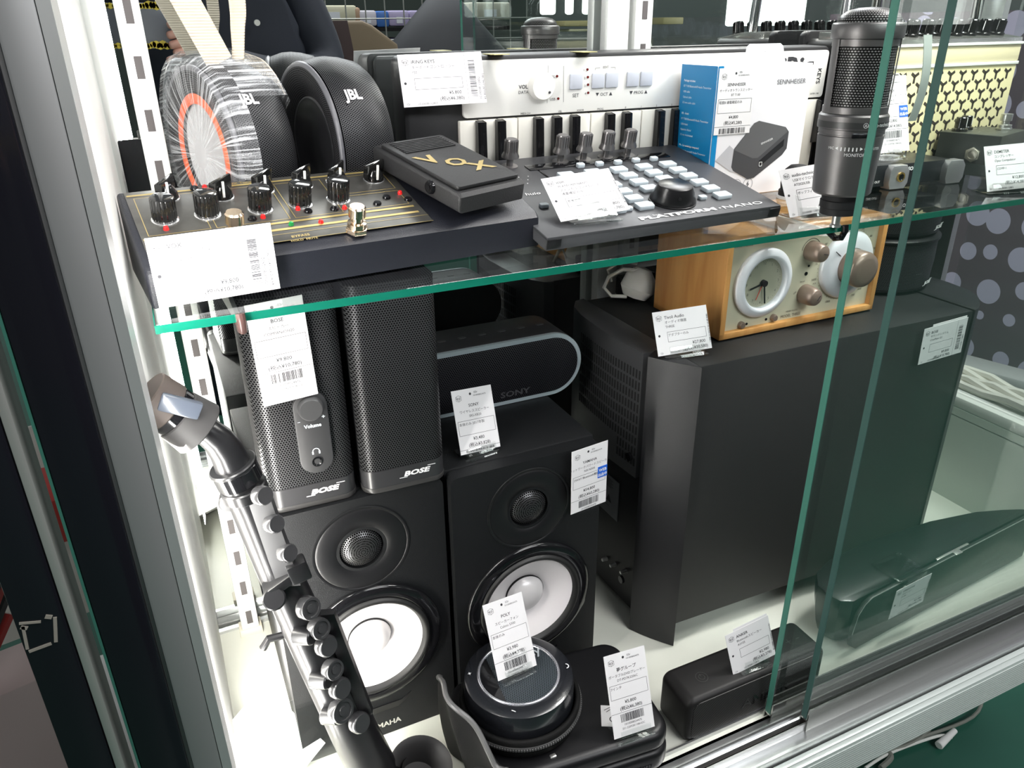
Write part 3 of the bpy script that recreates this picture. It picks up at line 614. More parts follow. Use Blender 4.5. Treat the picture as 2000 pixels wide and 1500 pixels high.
for i in range(1, 13):
    a = PI / 2 - i * PI / 6; k.text(str(i), .0205 * math.cos(a) - (.0008 if i < 10 else .0015), .0205 * math.sin(a) - .0015, .0042)
    for q in range(1, 4): k.dot(.0225 * math.cos(a + q * PI / 24), .0225 * math.sin(a + q * PI / 24), .00035, 6)
k.obj('clock_numerals', mat('numeral_grey', (.16, .15, .14), .6), ck, .0015)
b = B(); 
for a, l_, w_, y_ in ((math.radians(195), .019, .0019, -.0035), (math.radians(-80), .024, .0017, -.0042)):
    c_, s_ = math.cos(a), math.sin(a); b.box((-.0545 + c_ * l_ * .42, .006 + y_, .0535 + s_ * l_ * .42), (l_, .0006, w_), rot=(0, -a, 0))
b.lathe([(0, .006), (.0032, .006), (.0035, .002)], 20, on(-.0545, .0535)); b.obj('clock_hand', BLKM, ck)
a = math.radians(-112); b = B(); b.box((-.0545 + math.cos(a) * .009, .0035, .0535 + math.sin(a) * .009), (.019, .0004, .0006), rot=(0, -a, 0)); lab(b.obj('clock_hand', mat('hand_red', (.7, .05, .03), .5), ck), 'thin red alarm hand')
b = B(); b.lathe([(.0258, .0048), (0, .0048)], 48, on(-.0545, .0535)); b.obj('clock_glass', ACR, ck)
b = B(); b.lathe([(.0365, 0), (.0365, .003), (.0345, .0052), (.027, .0085), (.0195, .0092), (.0195, .003)], 72, on(.0585, .0575)); dl = b.obj('tuning_dial', MT['brushed_silver'], t, 1.2)
b = B(); b.lathe([(.0192, .004), (.0190, .024), (.0175, .0275), (.012, .029), (0, .0295)], 56, on(.0585, .0575)); lab(b.obj('dial_knob', mat('taupe_knob', (.24, .18, .145), .33, .4), dl, 1.0), 'taupe tuning knob')
b = B(); b.box((.0585 - .022, -.0030, .0575 + .016), (.0095, .0006, .0007), rot=(0, .62, 0)); b.obj('dial_mark', INK, dl)
for (x, z) in ((.0065, .079), (.0065, .0325)):
    b = B(); b.lathe([(.0105, 0), (.0100, .011), (.0085, .0165), (.0075, .0175), (0, .0178)], 40, on(x, z)); q = b.obj('knob', MT['taupe_knob'], t, 1.0)
    b = B(); b.box((x + .003, -.0119, z - .0005), (.006, .0004, .0006), rot=(0, .2 if z > .05 else -.9, 0)); b.obj('knob_mark', INK, q)
for x, z in ((-.0755, .0115), (-.033, .0125)):
    b = B(); b.lathe([(.0038, 0), (.0038, .003), (.003, .0045), (0, .0048)], 24, on(x, z)); b.obj('button', MT['taupe_knob'], t)
for x, z, r_ in ((.0065, .0625, .0012), (.0045, .0545, .0020), (-.0675, .011, .0013), (-.042, .0118, .0014)): b = B(); b.lathe([(0, .0006), (r_, .0006), (r_, 0)], 16, on(x, z)); b.obj('indicator', BLKG, t)
k = Ink(Matrix.Translation((0, .006, 0)))
k.text('Tivoli Audio', -.0955, .0935, .0048, bold=.01); k.text('MODEL THREE', -.022, .0095, .0046, width=.027); k.text('HENRY KLOSS', -.016, .0150, .0026, width=.016)
k.text('OFF', -.0085, .0335, .0026, rot=.5); k.text('FM AM', -.002, .0455, .0022); k.text('AUX', .016, .041, .0024); k.ring(.0065, .079, .0125, .0008, 20, .3, PI - .1)
for i, s_ in enumerate(('76', '80', '84', '86', '88', '90', '108')):
    a = math.radians((172, 140, 95, 65, 42, 18, -8)[i]); k.text(s_, .0585 + .042 * math.cos(a), .0565 + .040 * math.sin(a), .0034, 'c')
for i, s_ in enumerate(('600', '700', '800', '1000', '1200', '1600')):
    a = math.radians((-48, -62, -80, -112, -135, -165)[i]); k.text(s_, .0585 + .043 * math.cos(a), .0560 + .042 * math.sin(a), .0036, 'c')
for i in range(60): k.dot(.0585 + .0385 * math.cos(i * PI / 30), .0575 + .0385 * math.sin(i * PI / 30), .00035 + .0002 * (i % 5 == 0), 6)
for x, z in ((-.0795, .0055), (-.036, .0062)):
    k.poly([(x - .001, z), (x + .001, z), (x, z + .0012)]); k.text('ALARM SET', x + .002, z, .0014); k.text('ALARM OFF', x + .002, z - .0022, .0014)
k.obj('plate_print', mat('plate_ink', (.14, .12, .10), .6), t, .0003)

# ------------------------------------------------------------------ stack of two round speakers
for z0, hh, la in ((.343, .066, 'lower of two stacked round black speakers beside the wooden radio'), (.4092, .052, 'upper of two stacked round black speakers beside the wooden radio')):
    t = thing('round_speaker', la, 'speaker', (.792, .655, z0), group='stacked round speakers')
    R0 = .069 if z0 < .4 else .068
    b = B(); b.lathe([(0, 0), (R0 - .006, 0), (R0 - .002, .003), (R0 - .002, .006)], 64); b.obj('foot_ring', BLKS, t)
    b = B(); b.lathe([(R0 - .002, .006), (R0 - .0005, hh * .5), (R0 - .001, hh - .007)], 96); b.obj('grille', perf('round_grille', (.055, .055, .06), (.004, .004, .005), .0019, .33, .4, .3, 'uv'), t)
    b = B(); b.lathe([(R0 - .001, hh - .007), (R0 + .0015, hh - .0055), (R0 + .0015, hh - .003), (R0 - .002, hh - .0005), (R0 - .012, hh), (0, hh)], 64); b.obj('top_rim', BLKS, t)
    a = math.radians(-72)
    k = Ink(Matrix.Rotation(a + PI / 2, 4, 'Z') @ Matrix.Translation((0, -R0 - .0004, 0))); k.text('BOSE', 0, .009, .0055, 'c', width=.017, bold=.05, slant=.35); k.line(-.013, .0085, -.006, .0085, .0006); k.line(.005, .0138, .012, .0138, .0006); k.obj('logo', WINK, t)
    k = Ink(Matrix.Rotation(a - .32 + PI / 2, 4, 'Z') @ Matrix.Translation((0, -R0 - .0004, 0))); k.text('· · ·', 0, .022, .006, 'c', bold=.02); k.obj('icon_print', mat('dim_print', (.35, .35, .36), .5), t)

# ------------------------------------------------------------------ white earphones with cable behind the radio
t = thing('earphone_set', 'white plastic earphones with a looped white cord behind the wooden radio', 'earphones', (.475, .715, .343))
WP = mat('white_plastic', (.82, .80, .75), .35)
b = B(); b.lathe([(0, 0), (.014, .002), (.020, .012), (.018, .026), (.009, .036), (0, .038)], 28, Matrix.Translation((.010, 0, .002)) @ Matrix.Rotation(.35, 4, 'Y')); b.obj('case', WP, t)
b = B(); b.tube([(.012, 0, .036), (-.004, .004, .038), (-.020, .008, .030), (-.026, .008, .018), (-.018, .004, .008), (0, 0, .006)], .0022, 10); b.obj('cord', WP, t)
b = B(); b.tube([(.018, .01, .04), (0, .012, .046), (-.018, .014, .036), (-.012, .014, .022)], .0016, 8); b.obj('cord', WP, t)
tag(B().box((.50, .735, .356), (.05, .012, .024), .003).obj('black_adapter', BLKM), 'small black adapter behind the white earphones', 'adapter')

# ------------------------------------------------------------------ small block speaker
t = thing('block_speaker', 'small black block speaker with a price card on the cabinet floor', 'speaker', (.4535, .4095, 0), (0, 0, .0))
b = B(); b.prism(rr(.172, .0548, .010, 6, 0, .0276), 0, .046, 'xz', .006, 4); b.obj('body', mat('soft_black', (.0085, .008, .008), .5, 0, .3), t)
b = B(); b.prism(rr(.160, .046, .008, 6, 0, .0276), -.0006, .001, 'xz', .0004); b.obj('grille', perf('anker_grille', (.026, .025, .025), (.006, .006, .006), .0016, .33, .5), t)
k = Ink(); k.text('ANKER', -.020, .019, .0165, width=.060, bold=.02); k.obj('logo', mat('dark_logo2', (.010, .010, .010), .18), t, .0009)
k = Ink(MXY(.0552) @ Matrix.Translation((0, 0, .022))); k.ring(-.055, 0, .006, .0004); k.ring(-.055, 0, .003, .0004); k.line(-.055, .001, -.055, .004, .0005)
k.line(.055, -.003, .055, .003, .0006); k.line(.052, 0, .058, 0, .0006); k.line(.064, 0, .070, 0, .0006); k.line(.0, -.003, .006, 0, .0006); k.obj('top_icons', mat('icon_dark', (.05, .05, .05), .3), t, .0003)

# ------------------------------------------------------------------ black case (portable player) and round speakerphone in its pouch
t = thing('portable_player', 'flat black rounded case under the round speakerphone', 'portable player', (.257, .468, 0), (0, 0, -.10))
LTH = mat('case_black', (.0055, .0055, .0065), .38, 0, .4, bump=.15, bscale=700)
b = B(); b.prism(rr(.186, .128, .020, 8), .002, .026, 'xy', .006, 4); b.obj('lower_shell', LTH, t)
b = B(); b.prism(rr(.184, .126, .020, 8), .0255, .0475, 'xy', .008, 5); b.obj('upper_shell', LTH, t)
b = B()
for i in range(34): b.box((-.02 + .0027 * i, -.0645, .0105 + .0004 * (i % 2)), (.0012, .001, .006), rot=(0, .5, 0))
b.obj('speaker_slots', mat('slot_mid', (.05, .05, .055), .4), t)
b = B(); b.box((-.072, -.063, .03), (.006, .006, .018), .001); b.obj('latch', STEEL, t)
pt = thing('paper_tag', 'small white tag lying on the black case behind the tall price card', 'paper tag', (.3025, .432, .0479), (0, 0, -.5))
B().box((0, 0, .0003), (.030, .024, .0005)).obj('paper', PAPER, pt); k = Ink(MXY(.0006)); k.line(-.012, .006, -.006, .010, .0006); k.line(-.010, .004, -.005, .008, .0006); k.ring(-.004, -.004, .003, .001, 12, .6, 5.5); k.obj('printed_text', INK, pt)

FAB = mat('pouch_fabric', (.0045, .0045, .0045), .75, 0, .2, bump=.4, bscale=1200)
pc = thing('zip_pouch', 'open round black zip pouch holding the speakerphone on the case', 'pouch', (.2235, .478, .0478))
b = B(); b.lathe([(0, 0), (.050, 0), (.0545, .003), (.0565, .010), (.0565, .021), (.0545, .0235), (.052, .0225), (.0525, .008), (.049, .004), (0, .004)], 72); b.obj('pouch_base', FAB, pc, 1.4)
b = B(); b.lathe([(.0562, .0125), (.0574, .0135), (.0574, .0165), (.0562, .0175)], 90); z = b.obj('zipper', mat('zip_tape', (.03, .03, .03), .6), pc)
b = B()
for i in range(100):
    a = PI * .95 + 1.35 * PI * i / 100; b.box((.0577 * math.cos(a), .0577 * math.sin(a), .0150), (.0010, .0016, .0020), rot=(0, 0, a))
b.obj('zip_teeth', mat('teeth', (.10, .10, .10), .35), z)
# lid folded up on the left
bm = bmesh.new(); rows = []
for i in range(15):
    u = i / 14; ang = PI * (.80 + .52 * u); rr_ = .060 + .004 * math.sin(u * 9); row = []
    for j in range(9):
        v = j / 8; hgt = (.018 + .040 * math.sin(PI * min(1, u * 1.05 + .05)) ** .7) * (1 - .0 * v)
        out = .003 * math.sin(v * 3) + .010 * v + .005 * math.sin(u * 12 + v * 2)
        row.append(bm.verts.new(((rr_ + out) * math.cos(ang), (rr_ + out) * math.sin(ang), -.046 + v * (hgt + .046) * .98)))
    rows.append(row)
for i in range(14):
    for j in range(8): bm.faces.new((rows[i][j], rows[i + 1][j], rows[i + 1][j + 1], rows[i][j + 1]))
b = B(); b.bm = bm; o = b.obj('pouch_lid', FAB, pc, 3); md = o.modifiers.new('thick', 'SOLIDIFY'); md.thickness = .005; md.offset = 0
md = o.modifiers.new('sub', 'SUBSURF'); md.levels = md.render_levels = 1
b = B(); P = [((.060 + .004 * math.sin(i / 40 * 9) + .012 + .005 * math.sin(i / 40 * 12 + 2)) * math.cos(PI * (.80 + .52 * i / 40)), (.060 + .004 * math.sin(i / 40 * 9) + .012 + .005 * math.sin(i / 40 * 12 + 2)) * math.sin(PI * (.80 + .52 * i / 40)), -.046 + (.018 + .040 * math.sin(PI * min(1, i / 40 * 1.05 + .05)) ** .7 + .046) * .98) for i in range(41)]
b.tube(P, .0024, 8); b.obj('lid_zipper', MT['teeth'], pc)
b = B(); b.box((.005, -.058, -.004), (.006, .004, .010), .001); b.obj('zip_pull', STEEL, pc)

t = thing('speakerphone', 'round black speakerphone with a silver ring sitting in the open pouch', 'speakerphone', (.2235, .480, .0525))
b = B(); b.lathe([(0, 0), (.046, 0), (.050, .004), (.0512, .012), (.0512, .034), (.0500, .0385), (.047, .040), (.0385, .0408)], 80); b.obj('housing', mat('phone_black', (.012, .013, .016), .22, coat=.3), t, .8)
b = B(); b.lathe([(.0385, .0400), (.0382, .0418), (.0372, .0424), (.0360, .0418), (.0355, .0400)], 80); lab(b.obj('ring', mat('satin_silver', (.62, .62, .67), .25, .8), t, 3), 'satin silver ring')
b = B(); b.lathe([(.0358, .0405), (.0, .0412)], 64); b.obj('grille', perf('phone_grille', (.045, .055, .065), (.004, .005, .006), .0019, .28, .35, 0, 'xy'), t)
b = B(); sg = [(.0352 * math.cos(a_), .0352 * math.sin(a_)) for a_ in [PI * .70 + PI * .56 * i / 16 for i in range(17)]]; b.prism(sg, .0405, .0414, 'xy'); b.obj('touch_strip', BLKG, t)
k = Ink(MXY(.0420)); k.text('poly', .008, .012, .013, bold=.02); k.obj('logo', mat('logo_grey', (.42, .45, .48), .4), t)
k = Ink(MXY(.0412)); k.text('+', -.043, .016, .006, bold=.02); k.line(-.024, -.0365, -.0215, -.0395, .0008); k.ring(.043, -.012, .0026, .0009, 12, -1.8, 1.2); k.text('☽', -.028, .004, .006); k.obj('touch_icons', WINK, t)

# ------------------------------------------------------------------ wide speaker dock at the right
t = thing('speaker_dock', 'wide dark rounded speaker dock lying on the floor at lower right', 'speaker', (.76, .468, 0))
DP = [(.600, .4355), (.66, .4405), (.75, .448), (.84, .4555), (.935, .4635), (.928, .470), (.905, .480), (.87, .492), (.80, .503), (.70, .507), (.63, .500), (.600, .489), (.585, .472), (.583, .455), (.588, .442)]
def dk(k): return [((x - .76) * (1 - (1 - k) * .25), (y - .468) * k) for x, y in DP]
b = B(); tmp = bmesh.new(); lv = []
for z, k_ in ((.001, .62), (.006, .72), (.02, .84), (.04, .94), (.060, .99), (.068, 1.0), (.0705, .985), (.0712, .95)): lv.append([tmp.verts.new((x, y, z)) for x, y in dk(k_)])
for a_, c_ in zip(lv, lv[1:]):
    for i in range(len(a_)): j = (i + 1) % len(a_); tmp.faces.new((a_[i], a_[j], c_[j], c_[i]))
tmp.faces.new(lv[0][::-1]); tmp.faces.new(lv[-1]); b.add(tmp); b.obj('body', mat('dock_black', (.010, .012, .012), .3, coat=.2), t, .5)
FD = Matrix.Translation((-.16, -.0345, 0)) @ Matrix.Rotation(.0835, 4, 'Z')
b = B(FD); b.prism([(.0, .030), (.004, .055), (.012, .0665), (.022, .0712), (.336, .0712), (.336, .004), (.012, .004), (.002, .012)], -.005, .0, 'xz', .001); b.obj('front_panel', mat('dock_front', (.016, .019, .018), .42), t)
b = B(FD); b.box((.179, -.0048, .0716), (.314, .0008, .0008)); b.tube([(.0, -.005, .030), (.004, -.005, .055), (.012, -.005, .0665), (.022, -.005, .0716)], .0004, 6); lab(b.obj('edge_highlight', mat('highlight_grey', (.5, .52, .5), .3, .6), t), 'thin pale strip painted as the highlight on the front edge')  # pale strip stands for light catching the front edge
p = at(1860, 1078, z=.0716); b = B(Matrix.Translation((p.x - .76, p.y - .468, .0720))); b.box((0, 0, 0), (.060, .003, .0015), .0004, (0, 0, .08)); b.box((.004, -.003, .0003), (.012, .007, .001), .0003, (0, 0, .08)); b.obj('dock_slot', mat('slot_silver', (.85, .85, .8), .25, .8), t)
k = Ink(FD @ Matrix.Translation((0, -.0052, 0))); k.text('CREATIVE', .235, .030, .007, width=.036); k.obj('logo', mat('dim_logo', (.10, .11, .11), .3), t, .0003)

# ------------------------------------------------------------------ multi-effects pedal at the left end of the shelf
SL = .30
t = thing('effects_pedal', 'dark multi-effects pedal board with knobs and a rocker pedal at the left of the shelf', 'effects pedal', (.140, .5395, S), (0, 0, .10))
VB = mat('vox_body', (.011, .012, .017), .36, 0, .4, bump=.35, bscale=1400); VP = mat('vox_panel', (.07, .068, .062), .34, .35, vary=.25, vscale=60)
wd = .296; dp = .100; x0 = -.155; x1 = x0 + wd
b = B(); b.prism([(0, .001), (0, .024), (.004, .0285), (dp, .0285 + SL * dp), (dp, .001)], x0, x1, 'yz', .0025, 3); b.obj('housing', VB, t)
TP = Matrix.Translation((0, 0, .0287)) @ Matrix.Rotation(math.atan(SL), 4, 'X')       # local frame of the sloping top
def on_top(b): return B(TP)
b = B(TP); b.box((x0 + .105, .0555, .0003), (.200, .095, .0006), .0002); b.obj('face_panel', VP, t)
GI = mat('gold_print', (.42, .32, .12), .4, .5)
k = Ink(TP @ MXY(.0007))
for z_, w_ in ((.022, .0028), (.0315, .0025), (.0955, .0022)): k.quad(x0 + .006, z_, x0 + .200, z_ + w_)
for a_ in ((x0 + .010, .037, x0 + .050, .092), (x0 + .054, .037, x0 + .105, .092), (x0 + .109, .037, x0 + .145, .092), (x0 + .150, .037, x0 + .198, .060), (x0 + .150, .064, x0 + .198, .092)): k.frame(*a_, .0005)
k.line(x0 + .01, .017, x0 + .205, .017, .0004); k.line(x0 + .01, .0075, x0 + .205, .0075, .0004); k.text('BYPASS', x0 + .098, .0105, .0040, bold=.02); k.text('HOLD  MUTE', x0 + .096, .005, .0032)
k.text('VOX ToneLab', x0 + .075, .0985, .0042, bold=.02); k.text('MOD/DELAY', x0 + .080, .0222, .0024); k.text('REVERB', x0 + .15, .0222, .0024)
k.obj('panel_print', GI, t)
KN = mat('knob_black', (.008, .008, .008), .10, coat=.5); KC = mat('knob_skirt', (.75, .75, .75), .2, .9)
def knob(px, py, r=.0085, hh=.016, tall=True, yaw=0.):
    M = TP @ Matrix.Translation((px, py, 0))
    b = B(M); b.lathe([(0, .0), (r * 1.08, 0), (r * 1.08, .0012), (r * .98, .0016), (0, .0016)], 32); q = b.obj('knob_skirt', KC, t)
    b = B(M)
    if tall:
        pr = []
        for i in range(48): a = 2 * PI * i / 48; pr.append((r * (.93 + .05 * (i % 2)) * math.cos(a), r * (.93 + .05 * (i % 2)) * math.sin(a)))
        b.prism(pr, .0016, hh, 'xy', .0012, 2)
    else:
        b.lathe([(r, .0016), (r * .9, .006), (r * .55, .010), (0, .010)], 32); b.prism([(-r * 1.3, -r * .28), (r * 1.35, -r * .12), (r * 1.35, r * .12), (-r * 1.3, r * .28)], .004, .0155, 'xy', .0012, 2, Matrix.Rotation(yaw, 4, 'Z'))
    o = b.obj('knob', KN, t)
    if not tall: bb = B(M); bb.box((0, -r * .93, .010), (.0016, .0012, .012), rot=(0, 0, 0)); bb.obj('knob_mark', WHT, o)
WM = Matrix.Translation(t.location) @ Matrix.Rotation(.10, 4, 'Z') @ TP
def tp(u, v):      # point of the sloping top seen at (u, v), in its own frame
    o_ = WM @ Vector((0, 0, 0)); n_ = WM.to_3x3() @ Vector((0, 0, 1)); d_ = ray(u, v); p = CAM + d_ * ((o_ - CAM).dot(n_) / d_.dot(n_)); q = WM.inverted() @ p; return q.x, q.y
for u, v in ((323, 431), (406, 421), (509, 410), (587, 400), (661, 391)): knob(*tp(u, v), .0084, .0180)
for (u, v), a_ in zip(((327, 388), (434, 386), (514, 373), (590, 364), (658, 357), (730, 352)), (.9, .7, .7, .7, .8, .5)): knob(*tp(u, v), .0080, .0150, False, a_)
for u, v in ((462, 466), (697, 452)):
    b = B(TP @ Matrix.Translation((*tp(u, v), 0))); b.prism(circ(.0085, 6), 0, .0035, 'xy', .0004); b.lathe([(.0068, .0035), (.0068, .0075), (.0045, .0080), (.0045, .012), (.0062, .0125), (.0062, .019), (.0052, .0202), (0, .0202)], 32); b.obj('foot_switch', GOLD, t)
for u, v, g in ((400, 369, 0), (514, 427, 0), (582, 411, 0), (673, 409, 0), (781, 380, 0), (569, 441, 1), (627, 437, 0), (325, 450, 0)):
    b = B(TP @ Matrix.Translation((*tp(u, v), 0))); b.lathe([(.0019, 0), (.0019, .0015), (.0014, .003), (0, .0035)], 16); b.obj('indicator_lamp', mat('green_led_lens', (.02, .25, .06), .15) if g else RED, t)
for u, v in ((380, 371), (493, 430), (602, 415), (653, 411), (737, 400), (755, 388), (797, 392)):
    b = B(TP @ Matrix.Translation((*tp(u, v), 0))); b.lathe([(.0032, 0), (.0032, .0015), (.0026, .0024), (0, .0024)], 20); b.obj('button', BLKG, t)
# rocker pedal on the right
PM = (Matrix.Translation(t.location) @ Matrix.Rotation(.10, 4, 'Z')).inverted() @ Matrix.Translation((.2375, .5503, .5267)) @ Euler((.2330, -.022, .339)).to_matrix().to_4x4()
RB = mat('pedal_rubber', (.012, .012, .013), .6, bump=.3, bscale=1200)
b = B(PM); b.prism([(-.004, -.0185), (-.004, -.006), (-.001, -.0035), (.104, -.0030), (.108, -.005), (.108, -.020)], -.0345, .0345, 'yz', .003, 3); rk = b.obj('rocker_pedal', RB, t)
PT = PM @ Matrix.Translation((0, 0, -.003))
b = B(PT); b.prism(rr(.064, .098, .003, 4, 0, .051), 0, .003, 'xy', .0008)
for i in range(8): b.box((0, .074 + .0030 * i, .0034), (.052, .0015, .0012), .0004)
b.obj('tread', mat('tread_rubber', (.012, .012, .013), .55, 0, .35, bump=.3, bscale=900), rk)
k = Ink(PT @ MXY(.0033)); k.text('V', -.016, .048, .022, 'c', bold=.03, slant=-.2, sq=1.2); k.text('O', .000, .036, .020, 'c', bold=.03, sq=1.2); k.text('X', .014, .022, .021, 'c', bold=.03, sq=1.3); k.obj('tread_letters', GI, rk)
b = B(PM); b.cyl((-.034, .030, -.010), (-.0375, .030, -.010), .0055, .0050, 20, .0008); b.cyl((-.0375, .030, -.010), (-.038, .030, -.010), .0025, n=6); b.obj('pivot_bolt', BLKG, rk)

# ------------------------------------------------------------------ DAW control surface
t = thing('control_surface', 'dark grey desktop controller with milky pads and a jog wheel in mid shelf', 'audio controller', (.3975, .5335, S), (0, 0, .035))
w, d, sl = .226, .172, .215
MM = Matrix.Translation((0, 0, .0130)) @ Matrix.Rotation(math.atan(sl), 4, 'X') @ Matrix.Diagonal((1.085, .965, 1, 1))
PG2 = mat('surface_grey', (.060, .061, .066), .45, .3, bump=.1, bscale=1500)
b = B(MM); b.box((0, d / 2, -.0015), (w, d, .003), .0006); b.box((0, .0015, -.007), (w, .003, .009), .0005); b.box((0, d - .0015, -.007), (w, .003, .009)); b.box((-w / 2 + .001, d / 2, -.006), (.002, d, .010)); b.box((w / 2 - .001, d / 2, -.006), (.002, d, .010)); b.obj('top_plate', PG2, t)
b = B(MM); b.box((.01, d / 2 + .006, -.0065), (w - .03, d - .018, .008), .001); b.obj('underbody', BLKM, t)
for s_ in (-1, 1): b = B(MM); b.box((s_ * (w / 2 - .006), -.0004, -.006), (.012, .001, .008), .0004); b.obj('corner_cap', BLKS, t)
b = B(MM); b.box((.012, d - .0275, .0004), (.150, .013, .0008), .0002); b.obj('display_strip', BLKG, t)
b = B(MM); b.box((-.055, .085, .0003), (.0012, .120, .0008)); b.obj('fader_slot', BLKG, t)
for px in (-.074, -.023, .001, .025, .049):
    b = B(MM @ Matrix.Translation((px - .002, d - .018 - (.004 if px < -.08 else 0), 0)))
    pr = [(0, .004), (.0045, .004)]; b.lathe([(.0075, 0), (.0075, .0008), (.003, .001), (.003, .007)], 24)
    b.lathe([(.003, .007), (.0078, .009), (.0078, .0105), (.0056, .0155), (.0055, .0245), (.0048, .0262), (0, .0262)], 40)
    for i in range(18):
        a = 2 * PI * i / 18; b.box((.0057 * math.cos(a), .0057 * math.sin(a), .0195), (.0012, .0007, .011), rot=(0, 0, a))
    b.obj('encoder_knob', mat('gunmetal', (.22, .21, .21), .3, .8), t)
PADM = mat('milky_pad', (.52, .58, .62), .38, 0, .5)
def pad(px, py, ww, dd, hh=.0042): 
    b = B(MM); b.prism(rr(ww, dd, .0016, 3, px, py), 0, hh, 'xy', .0009, 2); return b.obj('pad', PADM, t)
WM2 = Matrix.Translation(t.location) @ Matrix.Rotation(.035, 4, 'Z') @ MM
def tq(u, v):      # point of the top plate seen at (u, v), in its own frame
    o_ = WM2 @ Vector((0, 0, 0)); n_ = (WM2.to_3x3() @ Vector((1, 0, 0))).cross(WM2.to_3x3() @ Vector((0, 1, 0))).normalized(); d_ = ray(u, v); p = CAM + d_ * ((o_ - CAM).dot(n_) / d_.dot(n_)); q = WM2.inverted() @ p; return Vector((q.x, q.y))
A0 = tq(1303, 325); rv = (tq(1421, 384) - A0) / 5; cv = (tq(1160, 343) - A0) / 3; rv.x *= .3; cv.y *= .3
for c in range(5):
    for r_ in range(6):
        if c == 2 and r_ > 3 or c == 1 and r_ > 3: continue
        q = A0 + rv * r_ + cv * c; pad(q.x, q.y, .0150, abs(rv.y) * .66)
for u, v in ((1133, 327), (1170, 324), (1206, 321), (1241, 317), (1276, 314)): q = tq(u, v); pad(q.x, q.y, .0075, .0058)
for u, v in ((1062, 405), (1243, 389), (1266, 403), (1371, 389), (1226, 411)): q = tq(u, v); pad(q.x, q.y, .0075, .0058, .0035)
JQ = tq(1313, 393)
b = B(MM @ Matrix.Translation((JQ.x, JQ.y, 0))); b.lathe([(.0205, 0), (.0205, .0012), (.0198, .0015)], 48); b.lathe([(0, .001), (.0195, .001), (.0198, .003), (.0150, .0155), (.0138, .0162), (0, .0162)], 64); b.cyl((-.006, -.0175, .0095), (-.0062, -.0180, .0097), .0014, n=12); jw = b.obj('jog_wheel', mat('jog_black', (.013, .013, .014), .28, .3), t)
k = Ink(MM @ MXY(.0003)); q = tq(1256, 433); q2 = tq(1492, 398); L_ = q2.x - q.x; k.text('PLATFORM', q.x, .0075, .0080, width=L_ * .60, bold=.045); k.dot(q.x + L_ * .635, .0100, .0011); k.text('NANO', q.x + L_ * .665, .0075, .0080, width=L_ * .335, bold=.0)
k.text('Scrub', JQ.x - .034, JQ.y - .024, .0032); k.text('Jog', JQ.x - .006, JQ.y - .024, .0032); k.text('huio', -.092, .083, .008, slant=.2)
for i in range(6): k.dot(-.080 + .009 * (i % 2) - .004 * (i // 2), .125 - .008 * (i // 2), .0006, 8)
k.obj('panel_print', WINK, t)

# ------------------------------------------------------------------ mini keyboard leaning on its side edge against the mirror
t = thing('midi_keyboard', 'white-keyed mini keyboard standing upright at the back of the shelf', 'keyboard', (.474, .713, S), (.03, 0, .0))
KW, KH = .506, .140
KB = mat('keyboard_black', (.014, .014, .015), .45, bump=.15, bscale=900)
b = B(); b.prism(rr(KW, KH, .007, 5, 0, KH / 2), .0, .034, 'xz', .002); b.obj('housing', KB, t)
KWHT = mat('key_white', (.72, .70, .64), .22, 0, .5)
b = B(); b.prism(rr(.446, .050, .004, 4, .0265, KH - .029), -.0032, .0005, 'xz', .0007); wp = b.obj('control_strip', mat('strip_white', (.74, .73, .70), .3), t)
kx0 = -KW / 2 + .0515; kw_ = (KW - .060) / 22
for i in range(22):
    b = B(); b.box((kx0 + kw_ * (i + .5), -.0015, .045), (kw_ - .0009, .008, .078), .0010); b.obj('white_key', KWHT, t)
for i in range(22):
    if (i % 7) in (0, 1, 3, 4, 5):
        b = B(); b.prism([(-.0055, .036), (-.0150, .038), (-.0125, .083), (-.0055, .084)], kx0 + kw_ * (i + 1) - .0046, kx0 + kw_ * (i + 1) + .0046, 'yz', .0008); b.obj('black_key', BLKG, t)
b = B(); b.lathe([(.013, 0), (.0128, .007), (.0118, .0085), (0, .0085)], 40, Matrix.Translation((-.1165, -.0032, KH - .028)) @ Y); kn = b.obj('volume_knob', MT['strip_white'], t)
b = B(); b.cyl((-.1105, -.0122, KH - .0335), (-.1105, -.0115, KH - .0335), .0012, n=12); b.obj('knob_mark', INK, kn)
for bx in (-.0775, -.0525, -.0365, -.0120, .0045):
    b = B(); b.box((bx, -.0040, KH - .0255), (.0145, .0025, .0145), .0012); b.obj('push_button', mat('button_grey', (.50, .52, .58), .4), t)
for i, (x_, z_) in enumerate(((-.0985, -.020), (-.0965, -.0405), (-.0650, -.0150), (-.0642, -.022), (-.0636, -.029), (-.0630, -.0365))): b = B(); b.cyl((x_, -.0040, KH + z_), (x_, -.0032, KH + z_), .0012, n=10); b.obj('indicator', mat('maroon_led', (.12, .01, .01), .2), t)
k = Ink(Matrix.Translation((0, 0, KH)))
k.text('VOL', -.1395, -.0300, .0050, bold=.02); k.text('DATA', -.1395, -.0345, .0040); k.text('iOS', -.1060, -.0215, .0035); k.text('USB', -.1055, -.0420, .0035); k.line(-.1005 - .008, -.010, -.1005 - .008, -.044, .0003); k.line(-.0915, -.011, -.0905, -.044, .0003)
k.text('SET', -.0770, -.0400, .0048, 'c'); k.text('▼ OCT ▲', -.0445, -.0400, .0042, 'c'); k.text('▼ PROG ▲', -.0035, -.0400, .0042, 'c'); k.text('EDIT', -.0440, -.0145, .0032, 'c')
for i in range(4): k.text(str(i + 1), -.0690 + .0007 * i, -.0165 - .0072 * i, .0030)
k.line(-.056, -.0160, -.056, -.0140, .0003); k.line(-.056, -.0140, -.0505, -.0140, .0003); k.line(-.033, -.0160, -.033, -.0140, .0003); k.line(-.033, -.0140, -.0385, -.0140, .0003)
